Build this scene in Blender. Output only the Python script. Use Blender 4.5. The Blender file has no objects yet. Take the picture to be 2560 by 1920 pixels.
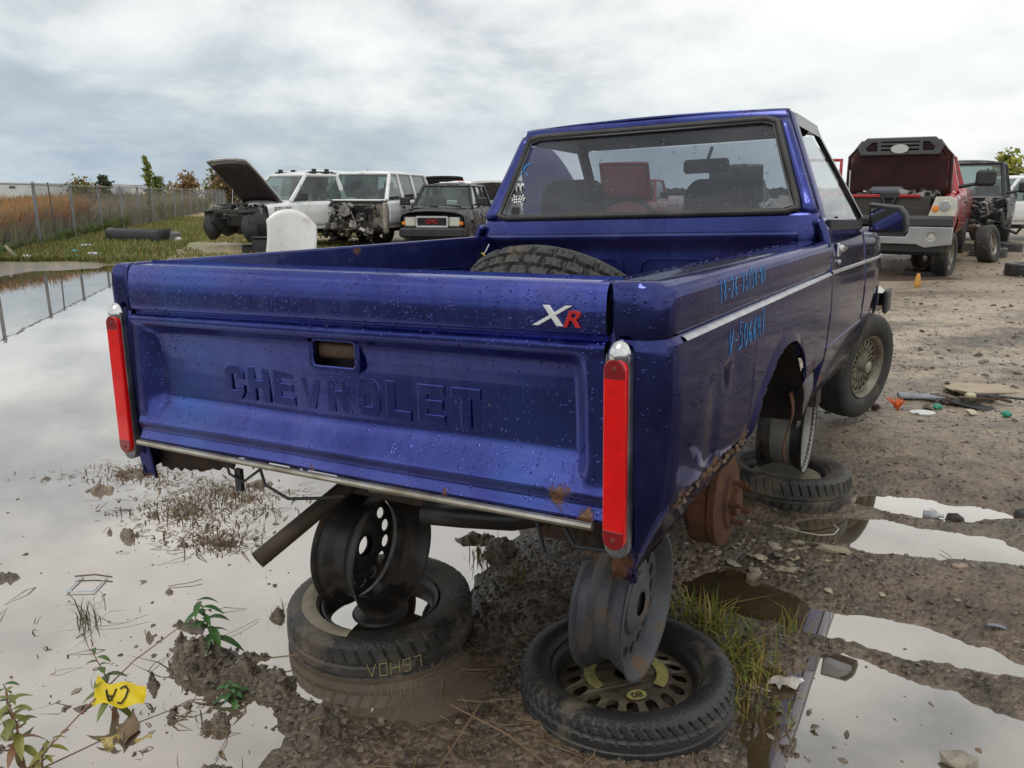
import bpy, bmesh, math, random
import numpy as np
from mathutils import Vector, Matrix, Euler
R_ = math.radians
random.seed(7)
rng = np.random.default_rng(11)
SC = bpy.context.scene
COL = SC.collection

# ------------------------------------------------------------------ camera, sky, sun, exposure
cam = bpy.data.cameras.new('camera'); camo = bpy.data.objects.new('camera', cam); COL.objects.link(camo)
camo.location = (0, 0, 1.40)
camo.rotation_euler = (R_(90 - 13.671), 0, 0)
cam.sensor_fit = 'HORIZONTAL'; cam.sensor_width = 36; cam.lens = 36 * 1965.12 / 2560
cam.clip_start = 0.05; cam.clip_end = 4000
SC.camera = camo

SUN_EL, SUN_AZ = R_(62), R_(215)
world = bpy.data.worlds.new('World'); SC.world = world; world.use_nodes = True
wt = world.node_tree; wn = wt.nodes; wl = wt.links
for n in list(wn): wn.remove(n)
def N(tree, typ, **kw):
    n = tree.nodes.new(typ)
    for k, v in kw.items():
        if k.startswith('i_'):
            key = k[2:]
            key = int(key) if key.isdigit() else key.replace('_', ' ')
            n.inputs[key].default_value = v
        else: setattr(n, k, v)
    return n
out = N(wt, 'ShaderNodeOutputWorld'); bg = N(wt, 'ShaderNodeBackground'); bg.inputs['Strength'].default_value = 0.108
sky = N(wt, 'ShaderNodeTexSky', sky_type='NISHITA', sun_disc=False, sun_elevation=SUN_EL, sun_rotation=SUN_AZ)
sky.air_density = 1.0; sky.dust_density = 1.5
tc = N(wt, 'ShaderNodeTexCoord'); sep = N(wt, 'ShaderNodeSeparateXYZ')
wl.new(tc.outputs['Generated'], sep.inputs[0])
def M_(tree, op, a, b=None, clamp=False):
    n = tree.nodes.new('ShaderNodeMath'); n.operation = op; n.use_clamp = clamp
    for i, x in enumerate((a, b)):
        if x is None: continue
        if hasattr(x, 'links'): tree.links.new(x, n.inputs[i])
        else: n.inputs[i].default_value = x
    return n.outputs[0]
zc = M_(wt, 'MAXIMUM', sep.outputs[2], 0.0)
den = M_(wt, 'ADD', zc, 0.16)
cx = M_(wt, 'DIVIDE', sep.outputs[0], den); cy = M_(wt, 'DIVIDE', sep.outputs[1], den)
comb = N(wt, 'ShaderNodeCombineXYZ'); wl.new(cx, comb.inputs[0]); wl.new(cy, comb.inputs[1])
def noise(tree, vec, scale, detail=5, rough=.55, dist=0.0, off=(0, 0, 0), sc=(1, 1, 1)):
    mp = N(tree, 'ShaderNodeMapping'); mp.inputs['Location'].default_value = off; mp.inputs['Scale'].default_value = sc
    if vec is not None: tree.links.new(vec, mp.inputs[0])
    n = N(tree, 'ShaderNodeTexNoise'); n.inputs['Scale'].default_value = scale; n.inputs['Detail'].default_value = detail
    n.inputs['Roughness'].default_value = rough; n.inputs['Distortion'].default_value = dist
    tree.links.new(mp.outputs[0], n.inputs['Vector'])
    return n.outputs['Fac']
def ramp(tree, fac, stops, interp='LINEAR'):
    r = N(tree, 'ShaderNodeValToRGB'); r.color_ramp.interpolation = interp
    els = r.color_ramp.elements
    while len(els) < len(stops): els.new(0.5)
    for e, (p, c) in zip(els, stops):
        e.position = p; e.color = (*c, 1) if len(c) == 3 else c
    if fac is not None: tree.links.new(fac, r.inputs[0])
    return r.outputs[0]
def mixc(tree, fac, a, b, mode='MIX'):
    n = N(tree, 'ShaderNodeMix', data_type='RGBA', blend_type=mode)
    for sock, x in ((n.inputs[0], fac), (n.inputs[6], a), (n.inputs[7], b)):
        if hasattr(x, 'links'): tree.links.new(x, sock)
        elif isinstance(x, (int, float)): sock.default_value = x
        else: sock.default_value = (*x, 1) if len(x) == 3 else x
    return n.outputs[2]
cv = N(wt, 'ShaderNodeCombineXYZ'); wl.new(sep.outputs[0], cv.inputs[0]); wl.new(sep.outputs[1], cv.inputs[1]); wl.new(M_(wt, 'MULTIPLY', M_(wt, 'POWER', zc, .85), 1.9), cv.inputs[2])
n1 = noise(wt, cv.outputs[0], 4.2, 9, .57, .15, (5.5, 9.2, .9))
n2 = noise(wt, cv.outputs[0], 1.25, 4, .5, .2, (9.9, 4.2, 1.7))
nn = M_(wt, 'ADD', M_(wt, 'MULTIPLY', n1, .58), M_(wt, 'MULTIPLY', n2, .42))
cloud = ramp(wt, nn, [(.35, (3.9, 4.25, 4.6)), (.42, (5.3, 5.6, 5.8)), (.47, (7.0, 7.2, 7.2)), (.52, (8.1, 8.2, 8.05)), (.60, (8.9, 8.95, 8.8))])
# low over the horizon the cloud deck is seen edge on: bluish grey banks
hz = ramp(wt, sep.outputs[2], [(0.0, (1, 1, 1)), (.07, (.75, .75, .75)), (.22, (0, 0, 0))])
n3 = noise(wt, cv.outputs[0], 2.6, 5, .55, .2, (4.4, 2.6, 1.2), (.8, .8, 1.8))
bank = ramp(wt, M_(wt, 'ADD', M_(wt, 'MULTIPLY', n3, .65), M_(wt, 'MULTIPLY', n1, .35)), [(.42, (2.9, 3.9, 4.9)), (.52, (4.7, 5.5, 6.2)), (.60, (8.2, 8.3, 8.2))])
cloud2 = mixc(wt, M_(wt, 'MULTIPLY', hz, M_(wt, 'SUBTRACT', .50, M_(wt, 'MULTIPLY', sep.outputs[0], .65), True)), cloud, bank)
gap = ramp(wt, n2, [(.28, (.72, .72, .72)), (.42, (.95, .95, .95))])
skyc = mixc(wt, gap, sky.outputs[0], cloud2)
wl.new(skyc, bg.inputs['Color']); wl.new(bg.outputs[0], out.inputs[0])

sun = bpy.data.lights.new('sun', 'SUN'); suno = bpy.data.objects.new('sun', sun); COL.objects.link(suno)
sun.energy = 1.0; sun.angle = R_(24); sun.color = (1, .96, .9)
suno.rotation_euler = (math.pi / 2 - SUN_EL, 0, math.pi - SUN_AZ)
suno.location = (0, -10, 30)
vs = SC.view_settings
vs.view_transform = 'Standard'; vs.look = 'None'; vs.exposure = 0.18; vs.gamma = 1.0; vs.use_curve_mapping = False

# ------------------------------------------------------------------ helpers
I4 = Matrix.Identity(4)
def T_(x, y, z): return Matrix.Translation((x, y, z))
def RX(a): return Matrix.Rotation(R_(a), 4, 'X')
def RY(a): return Matrix.Rotation(R_(a), 4, 'Y')
def RZ(a): return Matrix.Rotation(R_(a), 4, 'Z')
def SCL(x, y, z): return Matrix.Diagonal((x, y, z, 1))
class MB:
    def __init__(s): s.v = []; s.f = []; s.n = 0
    def add(s, v, f, M=None):
        v = np.asarray(v, float).reshape(-1, 3)
        if M is not None:
            m = np.array(M); v = v @ m[:3, :3].T + m[:3, 3]
        s.v.append(v); k = s.n
        s.f.extend([[i + k for i in q] for q in f]); s.n += len(v)
        return s
    def box(s, c, d, M=None, b=0.0):
        x, y, z = (e / 2 for e in d)
        if b <= 0:
            v = [(sx * x, sy * y, sz * z) for sx in (-1, 1) for sy in (-1, 1) for sz in (-1, 1)]
            f = [(0, 1, 3, 2), (4, 6, 7, 5), (0, 4, 5, 1), (2, 3, 7, 6), (0, 2, 6, 4), (1, 5, 7, 3)]
        else:
            b = min(b, x * .9, y * .9, z * .9)
            pts = [(-x + b, -y), (x - b, -y), (x, -y + b), (x, y - b), (x - b, y), (-x + b, y), (-x, y - b), (-x, -y + b)]
            ins = [(px * (1 - b / x), py * (1 - b / y)) for px, py in pts]
            v = [(*p, -z) for p in ins] + [(*p, -z + b) for p in pts] + [(*p, z - b) for p in pts] + [(*p, z) for p in ins]
            f = [tuple(range(7, -1, -1)), tuple(range(24, 32))]
            for r in range(3):
                f += [(r * 8 + i, r * 8 + (i + 1) % 8, r * 8 + 8 + (i + 1) % 8, r * 8 + 8 + i) for i in range(8)]
        v = np.array(v) + np.array(c) if M is None else np.array(v)
        if M is not None: M = M @ T_(*c)
        return s.add(v, f, M)
    def grid(s, P, M=None, closed_u=False, closed_v=False, keep=None):
        P = np.asarray(P, float); a, b = P.shape[:2]
        f = []
        for i in range(a if closed_u else a - 1):
            for j in range(b if closed_v else b - 1):
                if keep is not None and not keep(i, j): continue
                f.append((i * b + j, ((i + 1) % a) * b + j, ((i + 1) % a) * b + (j + 1) % b, i * b + (j + 1) % b))
        return s.add(P.reshape(-1, 3), f, M)
    def lathe(s, prof, n=32, M=None, closed=False, a0=0, a1=2 * math.pi):
        prof = np.asarray(prof, float); full = abs(a1 - a0 - 2 * math.pi) < 1e-6
        t = np.linspace(a0, a1, n, endpoint=not full)
        P = np.stack([np.outer(np.cos(t), prof[:, 0]), np.outer(np.sin(t), prof[:, 0]), np.tile(prof[:, 1], (n, 1))], -1)
        return s.grid(P, M, closed_u=full, closed_v=closed)
    def tube(s, pts, r, n=8, M=None, cap=True):
        pts = [Vector(p) for p in pts]; rr = r if isinstance(r, (list, tuple)) else [r] * len(pts)
        rows = []; up = None
        for i, p in enumerate(pts):
            d = (pts[min(i + 1, len(pts) - 1)] - pts[max(i - 1, 0)])
            d = d.normalized() if d.length > 1e-9 else Vector((0, 0, 1))
            if up is None: up = Vector((0, 0, 1)) if abs(d.z) < .9 else Vector((1, 0, 0))
            a = d.cross(up).normalized(); b = a.cross(d).normalized(); up = b
            rows.append([p + (a * math.cos(t) + b * math.sin(t)) * rr[i] for t in np.linspace(0, 2 * math.pi, n, endpoint=False)])
        k = s.n; s.grid(np.array([[list(q) for q in r_] for r_ in rows]), M, closed_v=True)
        if cap: s.f.append([k + i for i in range(n)]); s.f.append([k + (len(pts) - 1) * n + i for i in range(n)][::-1])
        return s
    def cyl(s, p0, p1, r, n=16, M=None, r2=None): return s.tube([p0, p1], [r, r if r2 is None else r2], n, M)
    def prism(s, pts, z0, z1, M=None):
        n = len(pts)
        v = [(x, y, z0) for x, y in pts] + [(x, y, z1) for x, y in pts]
        f = [list(range(n))[::-1], list(range(n, 2 * n))] + [(i, (i + 1) % n, n + (i + 1) % n, n + i) for i in range(n)]
        return s.add(v, f, M)
    def quad(s, a, b, c, d, M=None): return s.add([a, b, c, d], [(0, 1, 2, 3)], M)
    def blob(s, c, r, jit=.25, seed=0, M=None, sub=1):
        bm = bmesh.new(); bmesh.ops.create_icosphere(bm, subdivisions=sub, radius=1)
        g = np.random.default_rng(seed); v = np.array([list(q.co) for q in bm.verts]); v *= (1 + g.uniform(-jit, jit, len(v)))[:, None]
        f = [[q.index for q in fc.verts] for fc in bm.faces]; bm.free()
        return s.add(v * np.array(r) + np.array(c), f, M)
    def build(s, name, mat, parent=None, smooth=35, solid=None, **props):
        me = bpy.data.meshes.new(name)
        v = np.concatenate(s.v) if s.v else np.zeros((0, 3))
        me.from_pydata(v.tolist(), [], s.f); me.update()
        return finish(name, me, mat, parent, smooth, solid, **props)
def finish(name, me, mat, parent=None, smooth=35, solid=None, **props):
    o = bpy.data.objects.new(name, me); COL.objects.link(o)
    if mat is not None:
        for m in (mat if isinstance(mat, (list, tuple)) else [mat]): me.materials.append(m)
    if smooth and len(me.polygons):
        me.polygons.foreach_set('use_smooth', [True] * len(me.polygons)); me.set_sharp_from_angle(angle=R_(smooth))
    if parent is not None: o.parent = parent
    if solid:
        c = np.empty(len(me.polygons) * 3); me.polygons.foreach_get('center', c); c = c.reshape(-1, 3)
        nn_ = np.empty(len(me.polygons) * 3); me.polygons.foreach_get('normal', nn_); nn_ = nn_.reshape(-1, 3)
        ar = np.empty(len(me.polygons)); me.polygons.foreach_get('area', ar)
        mx_ = float((c[:, 0] * ar).sum() / ar.sum()); mn = (nn_ * ar[:, None]).sum(0)
        d_ = np.array([math.copysign(1, mx_), -.2, .1]) if abs(mx_) > .3 else np.array([0, -.6, 1.0])
        if float(mn @ d_) < 0: me.flip_normals()
        m = o.modifiers.new('solid', 'SOLIDIFY'); m.thickness = solid; m.offset = -1
    for k, x in props.items(): o[k] = x
    return o
def thing(name, label, cat, loc=(0, 0, 0), rot=(0, 0, 0), group=None):
    o = bpy.data.objects.new(name, None); COL.objects.link(o); o.location = loc
    o.rotation_euler = [R_(a) for a in rot]; o.empty_display_size = .1
    o['label'] = label; o['category'] = cat
    if group: o['group'] = group
    return o
def tag(o, label, cat, group=None):
    o['label'] = label; o['category'] = cat
    if group: o['group'] = group
    return o
def dup(root, loc=None, rot=None, label=None, group=None):
    r = root.copy(); COL.objects.link(r)
    if loc is not None: r.location = loc
    if rot is not None: r.rotation_euler = [R_(a) for a in rot]
    if label: r['label'] = label
    if group: r['group'] = group
    for ch in list(root.children):
        c = ch.copy(); COL.objects.link(c); c.parent = r
        for g in list(ch.children):
            d = g.copy(); COL.objects.link(d); d.parent = c
    return r
def place(o, loc=None, M=None):
    if M is not None: o.matrix_basis = M
    elif loc is not None: o.location = loc
    return o
def curve_mesh(polys, extrude=.002, bevel=0.0, res=1):
    cu = bpy.data.curves.new('outline', 'CURVE'); cu.dimensions = '2D'; cu.fill_mode = 'BOTH'
    cu.extrude = extrude; cu.bevel_depth = bevel; cu.bevel_resolution = res
    for p in polys:
        sp = cu.splines.new('POLY'); sp.points.add(len(p) - 1); sp.use_cyclic_u = True
        for q, (x, y) in zip(sp.points, p): q.co = (x, y, 0, 1)
    o = bpy.data.objects.new('outline', cu); COL.objects.link(o)
    dg = bpy.context.evaluated_depsgraph_get(); me = bpy.data.meshes.new_from_object(o.evaluated_get(dg))
    bpy.data.objects.remove(o); bpy.data.curves.remove(cu)
    return me
def text_mesh(txt, size, extrude=.001, bevel=0.0, shear=0.0):
    cu = bpy.data.curves.new('lettering', 'FONT'); cu.body = txt; cu.size = size; cu.extrude = extrude; cu.bevel_depth = bevel
    cu.align_x = 'CENTER'; cu.align_y = 'CENTER'; cu.shear = shear
    o = bpy.data.objects.new('lettering', cu); COL.objects.link(o)
    dg = bpy.context.evaluated_depsgraph_get(); me = bpy.data.meshes.new_from_object(o.evaluated_get(dg))
    bpy.data.objects.remove(o); bpy.data.curves.remove(cu)
    return me
def mesh_arrays(me):
    v = np.empty(len(me.vertices) * 3); me.vertices.foreach_get('co', v)
    return v.reshape(-1, 3), [list(p.vertices) for p in me.polygons]
def circle(r, n=24, cx=0, cy=0, rx=1, a=0): return [(cx + r * rx * math.cos(t) * math.cos(a) - r * math.sin(t) * math.sin(a), cy + r * rx * math.cos(t) * math.sin(a) + r * math.sin(t) * math.cos(a)) for t in np.linspace(0, 2 * math.pi, n, endpoint=False)]

# ------------------------------------------------------------------ numpy value noise
def _h(ix, iy, seed):
    n = (ix.astype(np.int64) * 374761393 + iy.astype(np.int64) * 668265263 + seed * 974711) & 0x7fffffff
    n = ((n ^ (n >> 13)) * 1274126177) & 0x7fffffff
    return ((n ^ (n >> 16)) & 0xffff) / 65535.0
def vnoise(x, y, seed=0):
    ix = np.floor(x); iy = np.floor(y); fx = x - ix; fy = y - iy
    fx = fx * fx * (3 - 2 * fx); fy = fy * fy * (3 - 2 * fy)
    a = _h(ix, iy, seed); b = _h(ix + 1, iy, seed); c = _h(ix, iy + 1, seed); d = _h(ix + 1, iy + 1, seed)
    return (a + (b - a) * fx + (c - a) * fy + (a - b - c + d) * fx * fy) * 2 - 1
def fbm(x, y, sc, oct=4, seed=0, gain=.5):
    r = np.zeros_like(x, dtype=float); a = 1; t = 0
    for i in range(oct):
        r += a * vnoise(x * sc + 17.3 * i, y * sc - 9.1 * i, seed + i); t += a; a *= gain; sc *= 2.03
    return r / t

# ------------------------------------------------------------------ materials
MATS = {}
def mat(name, color, rough=.6, metal=0.0, var=None, vscale=8.0, bump=0.0, bscale=60.0, spec=.5, coat=0.0, dirt=None, dirtc=(.09, .07, .05), dscale=5.0, rvar=0.0, stretch=(1, 1, 1), ddet=6):
    if name in MATS: return MATS[name]
    m = bpy.data.materials.new(name); m.use_nodes = True; t = m.node_tree; p = t.nodes['Principled BSDF']
    p.inputs['Roughness'].default_value = rough; p.inputs['Metallic'].default_value = metal
    p.inputs['Specular IOR Level'].default_value = spec; p.inputs['Coat Weight'].default_value = coat; p.inputs['Coat Roughness'].default_value = .06
    c = N(t, 'ShaderNodeTexCoord').outputs['Object']; col = None
    if var is not None:
        f = noise(t, c, vscale, 5, .6, 0, (0, 0, 0), stretch)
        col = mixc(t, ramp(t, f, [(.35, (0, 0, 0)), (.65, (1, 1, 1))]), color, var)
    if dirt is not None:
        f2 = noise(t, c, dscale, ddet, .65, .2, (4.1, 2.2, 1.3), stretch)
        k = ramp(t, f2, [(max(0, .62 - dirt * .4), (0, 0, 0)), (min(1, .72 - dirt * .3), (1, 1, 1))])
        col = mixc(t, k, col if col is not None else color, dirtc)
        t.links.new(M_(t, 'ADD', M_(t, 'MULTIPLY', k, max(0, .75 - rough)), rough, True), p.inputs['Roughness'])
        if metal: t.links.new(M_(t, 'MULTIPLY', M_(t, 'SUBTRACT', 1.0, k), metal), p.inputs['Metallic'])
    elif rvar:
        f3 = noise(t, c, vscale * 1.7, 4, .6, 0, (2, 5, 1))
        t.links.new(M_(t, 'ADD', rough - rvar, M_(t, 'MULTIPLY', f3, 2 * rvar), True), p.inputs['Roughness'])
    if col is None: p.inputs['Base Color'].default_value = (*color, 1)
    else: t.links.new(col, p.inputs['Base Color'])
    if bump:
        b = N(t, 'ShaderNodeBump'); b.inputs['Strength'].default_value = bump; b.inputs['Distance'].default_value = .01
        t.links.new(noise(t, c, bscale, 5, .6), b.inputs['Height']); t.links.new(b.outputs[0], p.inputs['Normal'])
    MATS[name] = m; return m
def attr_mat(name, rough=.7, bump=0.0, bscale=40, trans=0.0, var=.25, vscale=3):
    """colour of the leaf / stone itself stored per vertex in 'tint'"""
    if name in MATS: return MATS[name]
    m = bpy.data.materials.new(name); m.use_nodes = True; t = m.node_tree; p = t.nodes['Principled BSDF']
    a = N(t, 'ShaderNodeAttribute', attribute_name='tint')
    p.inputs['Roughness'].default_value = rough
    t.links.new(a.outputs['Color'], p.inputs['Base Color'])
    if bump:
        c = N(t, 'ShaderNodeTexCoord').outputs['Object']
        b = N(t, 'ShaderNodeBump'); b.inputs['Strength'].default_value = bump; b.inputs['Distance'].default_value = .01
        t.links.new(noise(t, c, bscale, 4, .6), b.inputs['Height']); t.links.new(b.outputs[0], p.inputs['Normal'])
    if trans:
        tr = N(t, 'ShaderNodeBsdfTranslucent'); mx = N(t, 'ShaderNodeMixShader'); mx.inputs[0].default_value = trans
        t.links.new(a.outputs['Color'], tr.inputs[0]); o = t.nodes['Material Output']
        t.links.new(p.outputs[0], mx.inputs[1]); t.links.new(tr.outputs[0], mx.inputs[2]); t.links.new(mx.outputs[0], o.inputs[0])
    MATS[name] = m; return m
def glass_mat(name, tint=(.75, .85, .85), fog=0.0, fogc=(.5, .52, .55), drops=0.0, dscale=60, refl=1.0):
    if name in MATS: return MATS[name]
    m = bpy.data.materials.new(name); m.use_nodes = True; t = m.node_tree; t.nodes.remove(t.nodes['Principled BSDF'])
    o = t.nodes['Material Output']; tr = N(t, 'ShaderNodeBsdfTransparent'); tr.inputs[0].default_value = (*tint, 1)
    gl = N(t, 'ShaderNodeBsdfGlossy'); gl.inputs['Roughness'].default_value = .02
    lw = N(t, 'ShaderNodeLayerWeight'); lw.inputs[0].default_value = .5; frn = M_(t, 'ADD', .045, M_(t, 'MULTIPLY', M_(t, 'POWER', lw.outputs['Facing'], 5.0), .9))
    mx = N(t, 'ShaderNodeMixShader'); t.links.new(M_(t, 'MULTIPLY', frn, refl, True), mx.inputs[0]); t.links.new(tr.outputs[0], mx.inputs[1]); t.links.new(gl.outputs[0], mx.inputs[2])
    res = mx.outputs[0]
    c = N(t, 'ShaderNodeTexCoord').outputs['Object']
    if fog:
        df = N(t, 'ShaderNodeBsdfDiffuse'); df.inputs[0].default_value = (*fogc, 1)
        tl = N(t, 'ShaderNodeBsdfTranslucent'); tl.inputs[0].default_value = (*fogc, 1)
        ad = N(t, 'ShaderNodeMixShader'); t.links.new(df.outputs[0], ad.inputs[1]); t.links.new(tl.outputs[0], ad.inputs[2])
        m2 = N(t, 'ShaderNodeMixShader'); f = ramp(t, noise(t, c, 3.2, 4, .55, .3), [(.35, (fog * .25,) * 3), (.7, (fog,) * 3)])
        if drops:
            vo = N(t, 'ShaderNodeTexVoronoi'); vo.inputs['Scale'].default_value = dscale; t.links.new(c, vo.inputs['Vector'])
            sx = N(t, 'ShaderNodeSeparateColor'); t.links.new(vo.outputs['Color'], sx.inputs[0])
            d = M_(t, 'LESS_THAN', vo.outputs['Distance'], M_(t, 'MULTIPLY', M_(t, 'POWER', sx.outputs[0], 3.0), .32))
            f = M_(t, 'MAXIMUM', f, M_(t, 'MULTIPLY', d, drops))
        t.links.new(f, m2.inputs[0]); t.links.new(res, m2.inputs[1]); t.links.new(ad.outputs[0], m2.inputs[2]); res = m2.outputs[0]
    t.links.new(res, o.inputs[0]); MATS[name] = m; return m
def set_tint(me, cols):
    a = me.color_attributes.new('tint', 'FLOAT_COLOR', 'POINT')
    c = np.ones((len(me.vertices), 4), np.float32); c[:, :3] = cols; a.data.foreach_set('color', c.ravel())
# ------------------------------------------------------------------ ground, water, grass
P1 = [(1.57, 3.43), (1.62, 3.49), (1.78, 3.52), (2.0, 3.44), (2.25, 3.25), (1.95, 3.2), (1.85, 3.24), (1.72, 3.31), (1.6, 3.38)]
P2 = [(1.25, 3.19), (1.45, 3.25), (1.55, 3.23), (1.64, 3.23), (1.75, 3.11), (1.89, 3.08), (2.01, 3.02), (2.05, 2.9), (2.09, 2.8), (2.0, 2.81), (1.76, 2.85), (1.56, 2.9), (1.4, 2.92), (1.37, 3.0), (1.18, 2.98)]
P3 = [(0.62, 2.66), (0.78, 2.75), (0.87, 2.74), (0.92, 2.65), (0.98, 2.57), (1.05, 2.46), (1.18, 2.44), (1.31, 2.37), (1.41, 2.28), (1.51, 2.18), (1.56, 2.12), (1.64, 2.04), (1.6, 1.98), (1.53, 2.07), (1.36, 2.12), (1.21, 2.16), (1.12, 2.22), (1.06, 2.28), (0.95, 2.28), (0.87, 2.37), (0.78, 2.41), (0.65, 2.46), (0.58, 2.48)]
P4 = [(0.91, 2.17), (1.1, 2.18), (1.13, 2.12), (1.17, 2.03), (1.28, 1.98), (1.33, 1.89), (1.39, 1.86), (1.52, 1.73), (1.23, 1.34), (0.56, 1.34), (0.59, 1.69), (0.6, 1.87), (0.67, 2.04), (0.77, 2.13)]
PL = [(-14, 8), (-11.2, 12.2), (-8.78, 13.54), (-8.48, 14.84), (-7.84, 15.85), (-6.14, 15.58), (-4.23, 13.03), (-2.32, 9.44), (-0.86, 5.89), (-0.17, 4.02), (-0.03, 3.36), (0.02, 3.06), (-0.06, 2.77), (-0.14, 2.7), (-0.14, 2.44), (-0.17, 2.24), (-0.08, 2.11), (-0.1, 1.92), (-0.22, 1.85), (-0.42, 1.89), (-0.58, 1.96), (-0.69, 2.05), (-0.9, 2.2), (-1.05, 2.22), (-1.01, 2.07), (-0.83, 1.99), (-0.67, 1.93), (-0.62, 1.79), (-0.64, 1.67), (-0.6, 1.3), (-1.0, .6), (-3.5, .6), (-9, 4)]
ISL = [(-.95, 2.12, .10, .075, .05), (-.80, 2.05, .10, .05, .04), (-.69, 2.0, .08, .05, .04), (-.80, 1.84, .055, .035, .05), (-.80, 2.40, .08, .05, .04), (-.50, 1.80, .07, .07, .03),
       (-1.9, 2.68, .09, .05, .045), (-1.99, 3.57, .12, .08, .05), (-1.93, 3.80, .16, .09, .04), (-2.35, 3.73, .08, .03, .03), (-1.47, 3.33, .16, .09, .02), (-1.36, 3.53, .15, .08, .02), (-1.21, 2.98, .11, .05, .02),
       (-.93, 1.87, .04, .03, .03), (-.17, 3.02, .12, .07, .05), (-.06, 2.9, .1, .08, .05), (-1.24, 2.58, .04, .02, .02), (-1.25, 3.66, .13, .06, .03), (-1.2, 1.92, .12, .05, .012), (-1.05, 2.35, .1, .06, .012), (-1.62, 3.05, .12, .05, .015), (-1.32, 1.75, .12, .06, .014), (-.75, 1.66, .1, .06, .02)]
def sdist(x, y, poly):
    """distance to the outline, positive inside"""
    d = np.full(x.shape, 1e9); ins = np.zeros(x.shape, bool)
    n = len(poly)
    for i in range(n):
        ax, ay = poly[i]; bx, by = poly[(i + 1) % n]
        ex, ey = bx - ax, by - ay
        t = np.clip(((x - ax) * ex + (y - ay) * ey) / (ex * ex + ey * ey), 0, 1)
        d = np.minimum(d, (x - ax - t * ex) ** 2 + (y - ay - t * ey) ** 2)
        c = (ay > y) != (by > y)
        ins ^= c & (x < ex * (y - ay) / (ey if ey else 1e-9) + ax)
    return np.where(ins, 1, -1) * np.sqrt(d)
def terrain(x, y):
    x = np.asarray(x, float); y = np.asarray(y, float); r = np.hypot(x, y)
    near = np.clip(1 - r / 14, 0, 1)
    w = np.full(x.shape, -1e9)
    for P in (P1, P2, P3, P4): w = np.maximum(w, sdist(x, y, P))
    w = w + fbm(x, y, 6, 4, 5, .6) * .055
    wl_ = sdist(x, y, PL) + fbm(x, y, 2.2, 4, 8) * np.clip((r - 1.2) * .03, .02, .3)
    w = np.maximum(w, wl_)
    # banks and bottoms
    h = np.where(w > 0, -np.minimum(w * .22, .035), np.minimum(-w * .16, .03 + .02 * np.tanh(-w)))
    land = np.clip(-w * 8, 0, 1)
    h = h + land * (fbm(x, y, 1.6, 3, 21) * .022 + .008) * np.clip(r / 2.5, .4, 1)
    # clods, gravel relief
    clod = fbm(x, y, 14, 4, 31); grit = fbm(x, y, 48, 3, 41)
    amp = np.where(w > 0, .35, 1.0) * (.35 + .65 * near)
    rough_zone = np.clip(1.25 - np.hypot((x + .2) / .9, (y - 2.1) / .9), 0, 1)
    h = h + amp * (clod * (.009 + .014 * rough_zone) + np.abs(grit) * .009) * np.clip(land + .35, 0, 1)
    for cx, cy, rx, ry, hh in ISL:
        q = np.hypot((x - cx) / rx, (y - cy) / ry)
        q = q + clod * .32 + fbm(x, y, 36, 3, 61) * .45
        qq = np.clip(1 - q, 0, 1); h = h + qq * qq * (3 - 2 * qq) * (hh * .62 + .036) * (1 + clod * .35)
    # floating scraps of mud just breaking the surface
    zone = np.exp(-(((x + 1.45) / .5) ** 2 + ((y - 3.2) / .55) ** 2)) + .9 * np.exp(-(((x + 1.05) / .45) ** 2 + ((y - 2.0) / .4) ** 2)) + 1.0 * np.exp(-(((x - .80) / .26) ** 2 + ((y - 1.9) / .26) ** 2))
    sp = fbm(x, y * 1.6, 17, 4, 77, .6)
    h = h + np.clip(sp - .30, 0, 1) * .17 * np.clip(zone, 0, 1) * (w > 0)
    # grass verge at the fence and rising ground further out
    verge = np.clip((y - 15.5) / 3, 0, 1) * np.clip((-x - 4.5) / 2, 0, 1)
    h = h + verge * (.06 + fbm(x, y, .5, 3, 91) * .06)
    h = np.where(r > 18, np.maximum(h, .012 + .02 * vnoise(x * .4, y * .4, 3)), h)
    return h, w
def fence_x(y): return -12.4 - .268 * (y - 22.7)
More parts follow.
